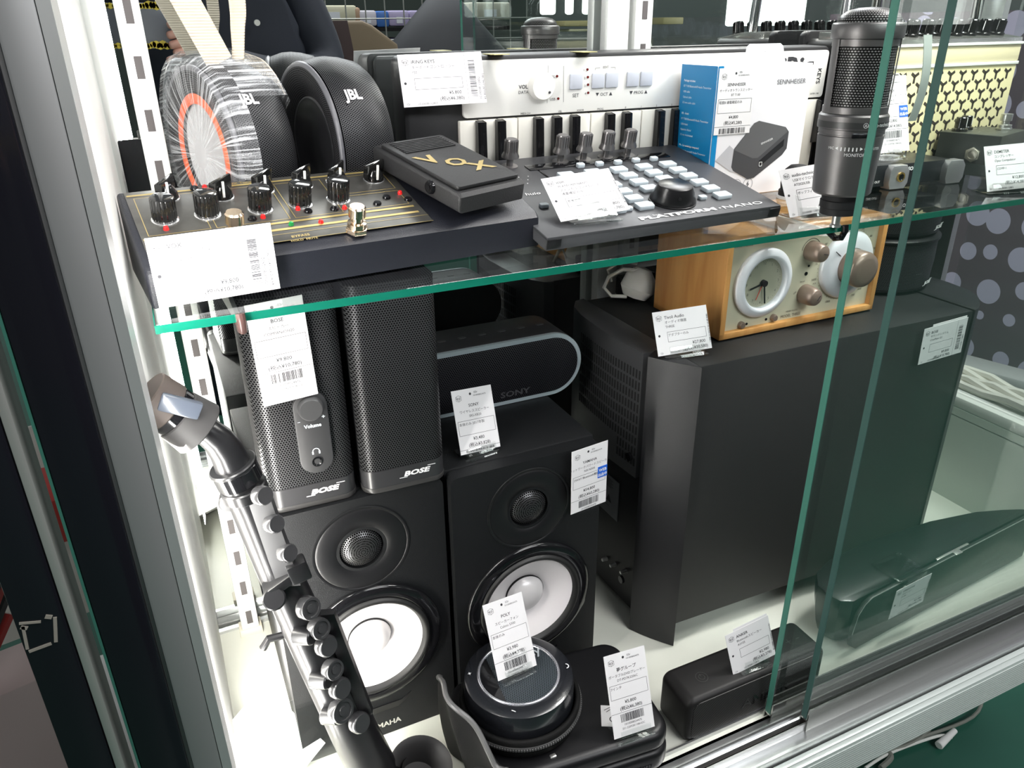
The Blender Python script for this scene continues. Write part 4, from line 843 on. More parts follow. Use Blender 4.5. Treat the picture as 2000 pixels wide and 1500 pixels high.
for x_, s_ in ((-.132, 'MIDI CH'), (-.094, 'VEL'), (-.071, 'KNOB'), (-.048, 'PROG'), (-.018, '0'), (.001, '1'), (.020, '2'), (.039, '3')): k.text(s_, x_, -.0535, .0028, 'c')
k.text('iRig', .182, -.0270, .0240, bold=.04, width=.046); k.text('KEYS', .2365, -.0230, .0075, rot=-PI / 2, bold=.02); k.text('ENTER / YES', .243, -.0505, .0024, 'r')
k.obj('strip_print', INK, t, .0035)
k = Ink(); k.text('PITCH', -KW / 2 + .012, .058, .0055); k.text('MOD', -KW / 2 + .030, .058, .0055); k.obj('wheel_print', mat('grey_print', (.16, .16, .16), .5), t, .0004)
for x_ in (-KW / 2 + .018, -KW / 2 + .036): b = B(); b.box((x_, -.0004, .038), (.009, .003, .028), .001); b.obj('wheel', mat('wheel_black', (.006, .006, .006), .3), t)
b = B(); b.prism(rr(KW - .01, KH - .006, .007, 5, 0, KH / 2), .034, .040, 'xz', .002); b.cyl((-KW / 2 + .03, .040, KH - .012), (-KW / 2 + .03, .0412, KH - .012), .006); b.obj('back_cover', mat('keyboard_back', (.03, .031, .032), .4), t)
for x_ in (-.158, -.065): tag(B().box((x_ + .471, .7095, S + KH + .0008), (.016, .026, .0006), 0, (.0, 0, .02)).obj('masking_tape', mat('tape_yellow', (.55, .50, .22), .5)), 'piece of yellowish tape on the top edge of the mini keyboard, %s' % ('left one' if x_ < -.1 else 'right one'), 'tape', 'tape on the keyboard')

# ------------------------------------------------------------------ boxed audio transmitter
t = thing('product_box', 'white and blue retail box of an audio transmitter standing on the shelf', 'box', (.5765, .641, S), (0, 0, -.02))
w, d, h = .119, .058, .127
b = B(); b.box((0, d / 2, h / 2), (w, d, h), .0006, seg=1); b.obj('carton', mat('carton_white', (.74, .73, .76), .38), t)
BB = mat('carton_blue', (.0, .20, .46), .35)
b = B(); b.box((-w / 2 - .0003, d / 2, h / 2), (.0006, d, h)); b.box((-w / 2 + .004, -.0003, h / 2), (.006, .0005, h)); sd = b.obj('blue_side', BB, t)
k = Ink(Matrix.Translation((-w / 2 - .0007, 0, 0)) @ Matrix.Rotation(-PI / 2, 4, 'Z'))
Lz = [('Package includes:', 1), ('BT T100 Bluetooth® Audio Transmitter', 0), ('USB cable', 0), ('Optical cable', 0), ('3.5 mm audio cable', 0), ('', 0), ('DE - Inhalt:', 1), ('BT T100 Bluetooth® Audio Transmitter', 0), ('USB-Kabel', 0), ('Optisches Kabel', 0), ('3.5 mm Audiokabel', 0), ('', 0), ('FR - Cet emballage comprend:', 1), ('BT T100 Bluetooth® Audio Transmitter', 0), ('Câble USB', 0), ('Câble optique numérique', 0), ('Câble audio 3,5 mm', 0)]
for i, (s_, bo) in enumerate(Lz):
    if s_: k.text(s_, -d + .006, h - .016 - .0053 * i, .0028, bold=.02 * bo)
k.frame(-d + .005, .010, -d + .009, .0135, .0006); k.text('SENNHEISER', -d + .011, .0104, .0034, bold=.02); k.obj('side_print', WINK, sd, 0)
k = Ink(); k.text('SENNHEISER', w / 2 - .007, h - .019, .0066, 'r', width=.037); k.ring(-.037, .011, .006, .0004); k.ring(-.022, .011, .006, .0004); k.ring(-.007, .011, .006, .0004)
k.text('985', -.022, .0095, .0032, 'c', bold=.02); k.poly([(-.0065, .015), (-.009, .0105), (-.0072, .0108), (-.0078, .007), (-.005, .0115), (-.0068, .0112)]); k.text('Low Power', -.007, .002, .0018, 'c'); k.obj('front_print', mat('print_grey', (.10, .10, .11), .5), t, .0004)
# picture printed on the box: a dark rounded device seen at an angle
def ip(pts, m, off): q = Ink(); q.poly(pts); return q.obj('box_picture', m, t, off)
ip([(-.052, .038), (-.036, .052), (-.028, .046), (-.028, .026), (-.010, .020), (-.032, .026)], mat('pic_shade', (.45, .45, .48), .5), .0004)
ip([(-.030, .048), (-.008, .072), (-.002, .074), (.034, .066), (.039, .061), (.039, .044), (.034, .038), (.000, .017), (-.008, .016), (-.028, .026), (-.031, .030)], mat('pic_body', (.055, .055, .06), .4), .0005)
ip([(-.030, .047), (-.008, .072), (-.002, .074), (.034, .066), (.037, .061), (.002, .037), (-.005, .037)], mat('pic_top', (.10, .10, .105), .4), .0006)
ip([(.004, .027), (.004, .034), (.034, .054), (.034, .047)], mat('pic_band', (.02, .02, .022), .2), .0007)
q = Ink(); q.text('SENNHEISER', .004, .050, .0028, rot=.30); q.frame(.0045, .0285, .008, .0325, .0005); q.obj('picture_print', WINK, t, .0009)
b = B(); pl = [(-.0265, 0), (-.0225, .0165), (-.019, .019), (.019, .019), (.0225, .0165), (.0265, 0)]
TH = Matrix.Translation((.0, .004, h)) @ Matrix.Rotation(-.12, 4, 'X')
for pts in (pl[:1] + [(-.0245, .008), (-.014, .008), (-.014, .0045), (.014, .0045), (.014, .008), (.0245, .008), pl[-1]], [(-.0245, .008), pl[1], pl[2], pl[3], pl[4], (.0245, .008), (.014, .008), (.014, .0105), (.0015, .0105), (0, .0125), (-.0015, .0105), (-.014, .0105), (-.014, .008)]): b.prism(pts, -.0003, .0003, 'xz', 0, 2, TH)
lab(b.obj('hang_tab', mat('frosted_tab', (.78, .80, .83), .3), t), 'frosted plastic hang tab on top')
C18 = card('c', ((.5765 - .0355, .6405 + .0005, .5330), (0, 0, -.02)), .0445, .0620, 'portrait price card reading SENNHEISER stuck on the blue and white box', 'P', dict(n='SENNHEISER', l=['オーディオトランスミッター', 'BT T100'], b='程度B 通電確認のみ', p='¥4,800', q='¥5,280'))

# ------------------------------------------------------------------ studio microphone on a short stand
t = thing('studio_microphone', 'large grey studio microphone standing upright behind the glass door edge', 'microphone', (.5435, .4935, S), (0, 0, -.5))
MG = mat('mic_grey', (.13, .125, .125), .38, .75, bump=.1, bscale=1500)
b = B(); b.lathe([(0, 0), (.0048, 0), (.0048, .002), (.0036, .003), (.0036, .014), (0, .014)], 28); b.obj('stand_pin', STEEL, t)
b = B(); b.lathe([(0, .0115), (.0150, .012), (.0150, .0175), (.0160, .018), (.0160, .0240), (.0150, .0245), (.0155, .030), (.014, .031)], 48); b.obj('shock_ring', BLKM, t)
b = B(); b.lathe([(0, .030), (.0225, .030), (.0240, .0318), (.0262, .076), (.0262, .0785), (.0250, .0788), (.0250, .0800), (.0262, .0803), (.0262, .0840), (.0275, .0845), (.0275, .0945), (.0262, .096), (.0248, .0963)], 72); b.obj('body', MG, t)
b = B(); b.lathe([(.0264, .0852), (.0277, .0854), (.0277, .0905), (.0264, .0907)], 72); b.obj('dark_band', mat('mic_band', (.05, .05, .05), .35, .5), t)
WV = weave('mic_weave', (.010, .010, .010), (.17, .165, .165), .0031)
b = B(); b.lathe([(.0242, .0963), (.0242, .1620), (.0238, .1660), (.0218, .1695), (.0170, .1728), (.0095, .1746), (0, .1751)], 72); b.obj('mesh_head', WV, t, 1.5)
b = B(); b.lathe([(.0245, .1520), (.0272, .1525), (.0276, .1540), (.0276, .1625), (.0268, .1638), (.0236, .1642)], 72)
for a0, a1 in ((PI * .99, PI * 1.13), (PI * 1.84, PI * 1.98)): b.lathe([(.0240, .096), (.0257, .0962), (.0262, .153), (.0240, .153)], 10, a0=a0, a1=a1)
for z_ in (.0960, .1465): b.lathe([(.0240, z_), (.0256, z_ + .0005), (.0256, z_ + .0055), (.0240, z_ + .006)], 72)
b.obj('head_frame', MG, t, 1.0)
FM = Matrix.Rotation(.12, 4, 'Z') @ Matrix.Translation((0, -.0262, 0))
b = B(FM); b.box((-.004, .0002, .0725 + .008), (.015, .002, .0042), .001); b.box((-.004, -.001, .0805), (.004, .002, .0028), .0006); b.obj('slide_switch', BLKG, t)
def wrap_ink(lines, r, name):
    k = Ink()
    for a in lines: k.text(*a[0], **a[1])
    k.v = [(r * math.sin(v[0] / r), 0, v[2], r * (1 - math.cos(v[0] / r))) for v in k.v]
    me = bpy.data.meshes.new(name); me.from_pydata([FM @ Vector((v[0], .0262 - r + v[3] - .0003, v[2])) for v in k.v], [], k.f); me.validate()
    o = bpy.data.objects.new(name, me); COL.objects.link(o); me.materials.append(mat('mic_print', (.72, .72, .72), .4)); o.parent = t
wrap_ink([(('audio-technica', 0, .0872, .0042, 'l'), {}), (('Ⓐ', -.004, .0868, .0048, 'l'), {})], .0277, 'brand_print')
wrap_ink([(('MIC ◀ ▮▮▮▮▮ ▶ COMPUTER', -.006, .0690, .0030, 'c'), {}), (('MONITOR', -.006, .0640, .0036, 'c'), {})], .0262, 'switch_print')

# small black dome and clear strips near it
t = thing('rubber_dome', 'small black rubber dome standing in front of the transmitter box', 'dome cap', (.6005, .604, S))
b = B(); b.lathe([(0, 0), (.0165, 0), (.0165, .008), (.0150, .0095), (.0155, .0150), (.0150, .0225), (.0125, .0290), (.008, .0330), (0, .0345)], 48); b.obj('dome', BLKM, t)
b = B(); b.lathe([(.0140, 0), (.0178, .0003), (.0178, .0030), (.0160, .0035)], 48); b.obj('rim', MT['frosted_tab'], t)
b = B(); PA, PB = at(1781, 236, y=.572), at(1812, 68, y=.550); P = [tuple(PA.lerp(PB, i / 10) + Vector((0, -.006 * math.sin(PI * i / 10), 0))) for i in range(11)]
b.ribbon(P, .0125, .0008, (1, .1, 0)); tag(b.obj('bent_plastic_strip', mat('milky_strip', (.50, .56, .52), .2)), 'curved milky plastic strip standing up before the gold lattice grille', 'plastic strip')

# ------------------------------------------------------------------ portable headphone amplifier
t = thing('headphone_amplifier', 'black portable headphone amplifier with silver corner guards under a SONY card', 'headphone amplifier', (.748, .592, S), (0, 0, -.06))
b = B(); b.box((0, .032, .0145), (.122, .064, .023), .002); b.obj('body', mat('amp_black', (.014, .015, .018), .3, .3), t)
SG = mat('cast_silver', (.42, .42, .43), .32, .8)
for x_ in (-.021, .060):
    b = B(); b.prism([(-.011, .001), (.011, .001), (.015, .007), (.015, .021), (.010, .027), (-.010, .027), (-.014, .021), (-.014, .007)], -.014, .010, 'xz', .0008, 2, Matrix.Translation((x_, 0, 0)) @ Matrix.Diagonal((.9, .55, .95, 1)))
    b.obj('corner_guard', SG, t)
b = B(Matrix.Translation((-.019, -.0078, .0135)) @ Y); b.lathe([(.0052, 0), (.0052, .0012), (.0034, .0012)], 24); b.obj('jack_ring', mat('brass', (.75, .50, .16), .25, 1), t)
b = B(Matrix.Translation((-.019, -.0080, .0135)) @ Y); b.lathe([(.0034, .0012), (.0030, .0006), (0, .0004)], 20); b.obj('jack_hole', BLKG, t)
k = Ink(); k.text('SONY', -.002, .018, .0055, bold=.03); k.text('SELECT', -.060, .0170, .0034); k.text('LINE OUT', -.054, .0075, .0034); k.obj('body_print', WINK, t, .0004)

# ------------------------------------------------------------------ compressor pedal
t = thing('guitar_pedal', 'olive grey metal guitar pedal with two knobs and a foot switch at the right end', 'guitar pedal', tuple(at(1938, 349, z=S + .001)), (0, 0, .30))
b = B(); b.box((.040, .0335, .0235), (.080, .067, .046), .0012); b.obj('enclosure', mat('pedal_olive', (.085, .09, .075), .42, .5, bump=.15, bscale=900), t)
b = B(); b.box((-.0003, .0335, .0235), (.0014, .0655, .0445)); b.obj('side_plate', mat('pedal_side', (.030, .036, .034), .45, .2, bump=.3, bscale=900), t)
b = B(Matrix.Translation((-.0010, .026, .024)) @ Matrix.Rotation(-PI / 2, 4, 'Y')); b.prism(circ(.0085, 6), 0, .0022, 'xy', .0004); b.lathe([(.0062, .002), (.0062, .004), (.0042, .004), (.0040, .001), (0, .001)], 28); b.obj('jack_socket', mat('aged_nickel', (.42, .40, .34), .3, .9), t)
for x_, y_ in ((.012, .050), (.034, .052)):
    b = B(Matrix.Translation((x_, y_, .0465))); b.lathe([(0, 0), (.0085, 0), (.0085, .003), (.0065, .004), (.0060, .0150), (.0052, .0158), (0, .0158)], 28); q = b.obj('knob', KN, t)
    b = B(Matrix.Translation((x_, y_, .0465))); b.box((0, -.0058, .010), (.0012, .0012, .011)); b.obj('knob_mark', WHT, q)
b = B(Matrix.Translation((.058, .018, .0465))); b.prism(circ(.0085, 6), 0, .003, 'xy', .0004); b.lathe([(.0075, .003), (.0075, .006), (.0045, .0065), (.0045, .010), (.0062, .0105), (.0062, .018), (0, .018)], 28); b.obj('foot_switch', STEEL, t)
k = Ink(MXY(.0467)); k.line(.02, .04, .028, .0405, .0006); k.line(.014, .03, .022, .031, .0006); k.line(.04, .045, .052, .045, .0006); k.obj('panel_print', mat('faded_print', (.35, .35, .3), .5), t)

# ------------------------------------------------------------------ desktop guitar amplifier with a lattice grille
t = thing('guitar_amplifier', 'cream desktop guitar amplifier with a gold lattice grille and a row of black knobs', 'amplifier', (.8495, .648, S), (0, 0, .0))
w, d, h = .236, .105, .145
CR = mat('amp_cream', (.86, .76, .50), .32, .05)
b = B(); b.prism(rr(w, h, .008, 5, 0, h / 2 + .002), .003, d, 'xz', .003); b.obj('cabinet', mat('amp_cabinet_black', (.016, .016, .016), .5, bump=.3, bscale=900), t)
b = B(); b.box((.004, .0008, .060), (w - .012, .003, .114), .0006); gr = b.obj('lattice_grille', mat('gold_grille', (.86, .78, .46), .34, .15), t)
k = Ink(); n = 0
for r_ in range(10):
    for c in range(15):
        x_ = -w / 2 + .016 + .0195 * c + (.00975 if r_ % 2 else 0); z_ = .012 + .0107 * r_
        if x_ > w / 2 - .012: continue
        for a in (PI / 2 * 3, PI / 6, PI * 5 / 6):
            l_ = .0074 if a > 4 else .0066; k.line(x_, z_, x_ + l_ * math.cos(a), z_ + l_ * math.sin(a), .0033)
k.obj('grille_cutout', mat('cutout_dark', (.035, .028, .02), .7), gr, .0009)
b = B(); b.box((.004, .0005, .1185), (w - .010, .006, .0035), .0006); b.box((.004, .0005, .1400), (w - .010, .007, .003), .0006); b.obj('white_trim', WHT, t)
b = B(); b.box((.004, .002, .1295), (w - .010, .006, .0185), .0015); b.obj('cream_band', CR, t)
b = B(); b.prism([(-.001, .1405), (-.001, .146), (.055, .154), (.090, .154), (.090, .1405)], -w / 2 + .004, w / 2 - .002, 'yz', .001); b.obj('control_panel', mat('panel_chrome', (.70, .70, .66), .16, .85), t)
for i in range(9):
    b = B(Matrix.Translation((-w / 2 + .022 + .0240 * i - (.010 if i else 0) * 0, .020, .1488)) @ Matrix.Rotation(.14, 4, 'X')); b.lathe([(0, 0), (.0086, 0), (.0086, .0025), (.0070, .0035), (.0064, .0165), (.0055, .0175), (0, .0175)], 28)
    for q_ in range(14): a = 2 * PI * q_ / 14; b.box((.0068 * math.cos(a), .0068 * math.sin(a), .009), (.0010, .0008, .013), rot=(0, 0, a))
    b.obj('knob', KN, t)
b = B(); b.tube([(-w / 2 + .01, .06, .15), (-w / 2 + .012, .062, .20), (-w / 2 + .03, .065, .225), (w / 2 - .03, .065, .225), (w / 2 - .012, .062, .20), (w / 2 - .01, .06, .15)], .006, 14); b.obj('handle', CHROME, t)
k = Ink(Matrix.Translation((-w / 2 + .034, 0, .103))); k.ring(0, 0, .0092, .0010, 28)
for i in range(3):
    a = PI / 2 + i * 2 * PI / 3 / 2 * 1; c_, s_ = math.cos(PI / 2 + i * PI / 3), math.sin(PI / 2 + i * PI / 3); k.line(-.0072 * c_, -.0072 * s_, .0072 * c_, .0072 * s_, .0017)
k.obj('badge', mat('badge_white', (.85, .85, .83), .3), t, .0022)
b = B(); b.lathe([(0, 0), (.0088, 0), (.0088, .0006), (0, .0006)], 28, Matrix.Translation((-w / 2 + .034, -.0012, .103)) @ Y); b.obj('badge_plate', mat('badge_grey', (.25, .24, .22), .4), t)

# ------------------------------------------------------------------ two wheel-shaped fabric speakers
JF = perf('jbl_mesh', (.028, .028, .030), (.003, .003, .004), .0019, .33, .42, .25, 'uv')
def wheel(x, y, yaw, la, hub, ringm=None):
    t = thing('wheel_speaker', la, 'speaker', (x, y, S), (0, 0, yaw), 'wheel-shaped speakers')
    R0 = .0715; MX = Matrix.Translation((0, 0, R0)) @ Matrix.Rotation(-PI / 2, 4, 'Y') @ Matrix.Diagonal((1, 1, .84, 1))      # lathe axis towards local -x
    b = B(MX); b.lathe([(R0 - .004, .0235), (R0 - .0005, .010), (R0, 0), (R0 - .001, -.012), (R0 - .004, -.026), (R0 - .008, -.032)], 120); b.obj('outer_band', JF, t, 3)
    b = B(MX); b.lathe([(R0 - .0055, .0235), (R0 - .0030, .0262), (R0 - .0045, .0290), (R0 - .0075, .0285)], 96); b.obj('piping', mat('piping_grey', (.085, .085, .095), .35), t, 3)
    b = B(MX); b.lathe([(.040, .0205), (.046, .0250), (.058, .0290), (R0 - .0070, .0285)], 96); b.obj('side_mesh', JF, t, 3)
    b = B(MX); b.lathe([(.0410, .0205), (.0400, .0225), (.0380, .0225), (.0360, .012), (.012, .008), (0, .009)], 64); b.obj('hub', hub, t, 1.5)
    b = B(MX); b.lathe([(R0 - .008, -.032), (.050, -.036), (.020, -.037), (0, -.037)], 64); b.obj('rear_shell', BLKS, t, 3)
    b = B(MX)
    if ringm: b.lathe([(.0390, .0262), (.0405, .0278), (.0445, .0285), (.0470, .0268)], 80); b.obj('accent_ring', ringm, t, 3)
    b = B(); b.box((0, 0, .0012), (.040, .030, .0022), .0008); b.obj('foot', BLKM, t)
    k = Ink(); k.text('JBL', 0, 0, .0125, 'c', bold=.03, sq=.85)
    phi = 1.16
    M2 = MX @ Matrix.Rotation(-(PI / 2 - phi) + 0 if False else 0, 4, 'Z')
    me = []
    for (a, _, c) in k.v: me.append((a, c))
    # wrap the badge on the band: angle up from the front, width along the axle
    o_v = []
    for a, c in me:
        th = math.radians(38) + (c - .004) / R0; o_v.append(Vector((a - .004, -(R0 + .0006) * math.cos(th), R0 + (R0 + .0006) * math.sin(th))))
    m_ = bpy.data.meshes.new('logo'); m_.from_pydata(o_v, [], k.f); m_.validate(); o = bpy.data.objects.new('logo', m_); COL.objects.link(o); m_.materials.append(mat('logo_chrome', (.78, .78, .78), .3, .3)); o.parent = t
    return t
HB = mat('hub_black', (.012, .012, .014), .4)
w1 = wheel(.0655, .705, .32, 'left wheel-shaped black speaker wrapped in clear film with an orange ring', mat('hub_silver', (.55, .55, .56), .4), mat('orange_ring', (.85, .12, .02), .4))
w2 = wheel(.1530, .706, .20, 'right wheel-shaped black speaker, unwrapped, with a dark hub', HB)
# cling film around the left one
fm = bpy.data.materials.new('cling_film'); fm.use_nodes = True; nt = fm.node_tree; nt.nodes.clear(); Lk = nt.links.new
ou = nt.nodes.new('ShaderNodeOutputMaterial'); tr = nt.nodes.new('ShaderNodeBsdfTransparent'); pr_ = nt.nodes.new('ShaderNodeBsdfPrincipled'); mx = nt.nodes.new('ShaderNodeMixShader')
pr_.inputs['Base Color'].default_value = (.85, .87, .9, 1); pr_.inputs['Roughness'].default_value = .12
co = nt.nodes.new('ShaderNodeTexCoord'); mp2 = nt.nodes.new('ShaderNodeMapping'); mp2.inputs['Scale'].default_value = (300, 14, 1); Lk(co.outputs['UV'], mp2.inputs[0])
no = nt.nodes.new('ShaderNodeTexNoise'); no.inputs['Scale'].default_value = 1; no.inputs['Detail'].default_value = 5; no.inputs['Distortion'].default_value = .6; Lk(mp2.outputs[0], no.inputs[0])
cr = nt.nodes.new('ShaderNodeValToRGB'); cr.color_ramp.elements[0].position = .46; cr.color_ramp.elements[0].color = (.06, .06, .06, 1); cr.color_ramp.elements[1].position = .68; cr.color_ramp.elements[1].color = (.62, .62, .62, 1); Lk(no.outputs[0], cr.inputs[0])
bu = nt.nodes.new('ShaderNodeBump'); bu.inputs['Strength'].default_value = .9; bu.inputs['Distance'].default_value = .001; Lk(no.outputs[0], bu.inputs['Height']); Lk(bu.outputs[0], pr_.inputs['Normal'])
Lk(cr.outputs[0], mx.inputs[0]); Lk(tr.outputs[0], mx.inputs[1]); Lk(pr_.outputs[0], mx.inputs[2]); Lk(mx.outputs[0], ou.inputs[0])
M3 = Matrix.Translation((0, 0, .0715)) @ Matrix.Rotation(-PI / 2, 4, 'Y') @ Matrix.Diagonal((.968, .968, .84, 1))
b = B(M3)
b.lathe([(.012, .0300), (.030, .0305), (.055, .0325), (.0705, .0320), (.0765, .0220), (.0768, .010)], 80)
b.lathe([(.0768, .010), (.0770, -.010), (.0760, -.034), (.068, -.040), (.030, -.041)], 40, a0=-.9, a1=.9 + .3)
o = b.obj('cling_film', fm, w1, 3); lab(o, 'crinkled clear cling film')
# webbing strap
SM = mat('webbing_cream', (.60, .53, .43), .65); nt = SM.node_tree; bs = nt.nodes['Principled BSDF']
co = nt.nodes.new('ShaderNodeTexCoord'); wv = nt.nodes.new('ShaderNodeTexWave'); wv.bands_direction = 'Z'; wv.inputs['Scale'].default_value = 150; bp = nt.nodes.new('ShaderNodeBump'); bp.inputs['Distance'].default_value = .0008; bp.inputs['Strength'].default_value = .8
nt.links.new(co.outputs['Object'], wv.inputs[0]); nt.links.new(wv.outputs[0], bp.inputs['Height']); nt.links.new(bp.outputs[0], bs.inputs['Normal'])
st = thing('webbing_strap', 'cream webbing strap hanging down between the two wheel-shaped speakers', 'strap', (.10, .66, .60))
def wl(pts, w_, side, name='strap_band'):
    b = B(Matrix.Translation((-.10, -.66, -.60))); Q = []
    for i in range(len(pts) - 1):
        a = Vector(pts[max(i - 1, 0)]); c = Vector(pts[i]); d_ = Vector(pts[i + 1]); e_ = Vector(pts[min(i + 2, len(pts) - 1)])
        for k_ in range(8):
            q = k_ / 8; Q.append(.5 * ((2 * c) + (d_ - a) * q + (2 * a - 5 * c + 4 * d_ - e_) * q * q + (3 * c - a - 3 * d_ + e_) * q ** 3))
    Q.append(Vector(pts[-1])); b.ribbon(Q, w_, .0012, side); return b.obj(name, SM, st, 1.0)
PA, PB = at(424, 112, y=.685), at(362, 0, y=.685); wl([tuple(PA - (PB - PA) * .1), tuple((PA + PB) / 2), tuple(PB), tuple(PB + (PB - PA) * 1.3)], .0205, (.883, -.176, .444))
PA, PB = at(465, 116, y=.69), at(467, 0, y=.69); wl([tuple(PA), tuple((PA + PB) / 2), tuple(PB), tuple(PB + Vector((0, 0, .06)))], .0095, (.907, -.421, 0))
PA, PB = at(459, 112, y=.695), at(451, 0, y=.695); wl([tuple(PA), tuple((PA + PB) / 2), tuple(PB), tuple(PB + Vector((0, 0, .06)))], .0035, (.907, -.421, 0))
PA = at(486, 122, y=.735); PB = at(522, 136, y=.722); PC = at(548, 166, y=.712); wl([tuple(PA), tuple(PB), tuple(PC)], .0165, (-.30, .25, .90))

# ------------------------------------------------------------------ wind instrument leaning in the left corner
t = thing('plastic_saxophone', 'slim black plastic saxophone leaning in the left front corner of the cabinet', 'saxophone', (.08, .47, 0))
def lo(p): return Vector(p) - Vector((.08, .47, 0))
yy = .470
BM_ = mat('sax_black', (.009, .009, .010), .28, 0, .45); BM2 = mat('sax_grey', (.032, .031, .031), .55, 0, .3); 
def A(u, v, y=yy): return at(u, v, y=y)
body = [A(458, 920), A(490, 985), A(527, 1075), A(560, 1150), A(612, 1262), A(655, 1350), A(690, 1425), A(728, 1500)]
b = B(); b.tube([lo(p) for p in body], [.0130, .0135, .0140, .0150, .0165, .0180, .0190, .0200], 32); b.obj('body_tube', BM_, t, 1)
neck = [A(385, 835), A(405, 843), A(425, 858), A(442, 880), A(453, 902), A(460, 922)]
b = B(); b.tube([lo(p) for p in neck], [.0085, .0092, .0100, .0108, .0115, .0120], 28); b.obj('neck', BM_, t, 1)
def ringp(p, q, r, m, name, r2=None):
    b = B(); b.cyl(lo(p), lo(q), r, r2, 32, .0008); return b.obj(name, m, t)
ringp(A(456, 912), A(470, 940), .0150, BLKG, 'collar'); ringp(A(453, 906), A(457, 913), .0158, BM_, 'collar'); ringp(A(474, 946), A(482, 966), .0152, BM_, 'collar')
ringp(A(390, 838), A(345, 808), .0185, BM2, 'ligature', .0165); ringp(A(346, 809), A(328, 797), .0158, BLKG, 'ligature'); ringp(A(330, 798), A(285, 770), .0165, mat('cap_brown', (.045, .035, .03), .55, 0, .3), 'mouthpiece_cap', .0160)
ax = (A(345, 808) - A(328, 797)).normalized(); b = B(); b.box(lo(A(352, 793, yy - .014)), (.024, .006, .011), .0015, (0, .5, 0)); b.obj('ligature_clip', mat('clip_clear', (.06, .07, .09), .2), t)
# key table on the front of the tube: flat rail plus round touches
d_ = (A(560, 1150) - A(490, 985)).normalized()
b = B(); 
P0, P1 = lo(A(497, 965, yy - .012)), lo(A(560, 1140, yy - .013)); side = Vector((1, -.35, 0)).normalized()
b.ribbon([P0, P1], .020, .006, side); b.obj('key_rail', mat('rail_satin', (.05, .05, .052), .3, .3), t)
def touch(u, v, r, n='key_touch', y=yy - .022, rim=False, th=.005):
    p = lo(A(u, v, y)); ax_ = Vector((.45, -.85, .30)).normalized(); b = B(); M = Matrix.Translation(p) @ ax_.to_track_quat('Z', 'Y').to_matrix().to_4x4(); b.M = M
    if rim: b.lathe([(0, -th), (r, -th), (r * 1.0, .001), (r * .92, .0024), (r * .72, .0024), (r * .68, .0014), (r * .40, .0014), (r * .36, .0022), (0, .0022)], 32)
    else: b.lathe([(0, -th), (r, -th), (r, .0005), (r * .85, .0022), (0, .0020)], 32)
    b.lathe([(r * .5, -.016), (r * .5, -th)], 16)
    return b.obj(n, mat('key_satin', (.035, .035, .037), .22), t, .7)
for u, v in ((515, 968), (538, 1023), (564, 1080)): touch(u, v, .0066, y=yy - .020)
for u, v, r_, rim in ((605, 1188, .0085, 1), (625, 1228, .0080, 1), (640, 1262, .0082, 0), (652, 1308, .0080, 1), (667, 1345, .0085, 0), (668, 1388, .0100, 1), (705, 1412, .0085, 0)): touch(u, v, r_, rim=bool(rim))
for u, v in ((590, 1236), (622, 1322), (643, 1392)):
    p = A(u, v, yy - .014); b = B(); b.cyl(lo(p) - Vector((.004, 0, 0)), lo(p) + Vector((.006, -.010, .002)), .0075, .0060, 20, .001); b.obj('tone_hole_chimney', BM_, t)
b = B(); P0, P1 = lo(A(640, 1195, yy - .012)), lo(A(716, 1390, yy - .014)); b.ribbon([P0, P1], .010, .006, side); b.obj('key_guard', BM_, t)
b = B(); b.box(lo(A(548, 1135, yy - .014)), (.026, .014, .008), .002, (0, -.45, 0)); b.cyl(lo(A(537, 1168, yy - .012)), lo(A(535, 1170, yy - .024)), .008, n=20, bev=.001); b.obj('hinge_block', BM_, t)
b = B(); b.box(lo(A(582, 1112, yy - .016)), (.014, .012, .016), .0015, (0, -.2, 0)); b.obj('hinge_bracket', BM_, t)
p = A(557, 1240, yy + .004); b = B(); b.tube([lo(p), lo(p) + Vector((-.012, 0, .001)), lo(p) + Vector((-.017, 0, -.006))], .003, 10); b.obj('thumb_hook', BM_, t)
p = A(450, 975, yy + .004); b = B(); b.cyl(lo(p) + Vector((0, .004, 0)), lo(p) + Vector((-.002, -.006, 0)), .0065, n=20, bev=.001); b.obj('key_touch', BM_, t)
# bell turning up at the bottom
b = B(); e0 = A(728, 1500); bl = [e0 + Vector((-.004, 0, .012)), e0 + Vector((.002, .0, -.014)), e0 + Vector((.013, -.001, -.031)), e0 + Vector((.029, -.004, -.033)), e0 + Vector((.038, -.007, -.022))]
b.tube([lo(p) for p in bl], [.0195, .0195, .0195, .0185, .0185], 28, cap=False); b.obj('bow', BM_, t, 1.2)
mb = Matrix.Translation(lo(bl[-1])) @ Vector((.10, -.25, 1)).to_track_quat('Z', 'Y').to_matrix().to_4x4()
b = B(mb); b.lathe([(.0183, -.004), (.0195, .004), (.0235, .012), (.0275, .0155), (.0278, .0170), (.0262, .0168), (.0215, .012), (.0180, .004), (.0165, -.008), (0, -.012)], 48); b.obj('bell', BM2, t, 1.2)

# clear plates by the saxophone
tag(B().prism(rr(.060, .085, .012, 6, 0, .0425), 0, .0015, 'xz', 0, 2, Matrix.Translation((.048, .520, .002)) @ Matrix.Rotation(-.35, 4, 'X')).obj('acrylic_plate', ACR), 'clear acrylic plate behind the foot of the black saxophone', 'acrylic plate')
cx_ = at(700, 1330, y=.505); b = B(Matrix.Translation((cx_.x - .02, .500, .01)) @ Matrix.Rotation(-.2, 4, 'X')); b.prism(rr(.072, .055, .026, 8, 0, .0275), 0, .0015, 'xz'); tag(b.obj('acrylic_plate', ACR), 'clear rounded acrylic plate before the left white speaker cone', 'acrylic plate')

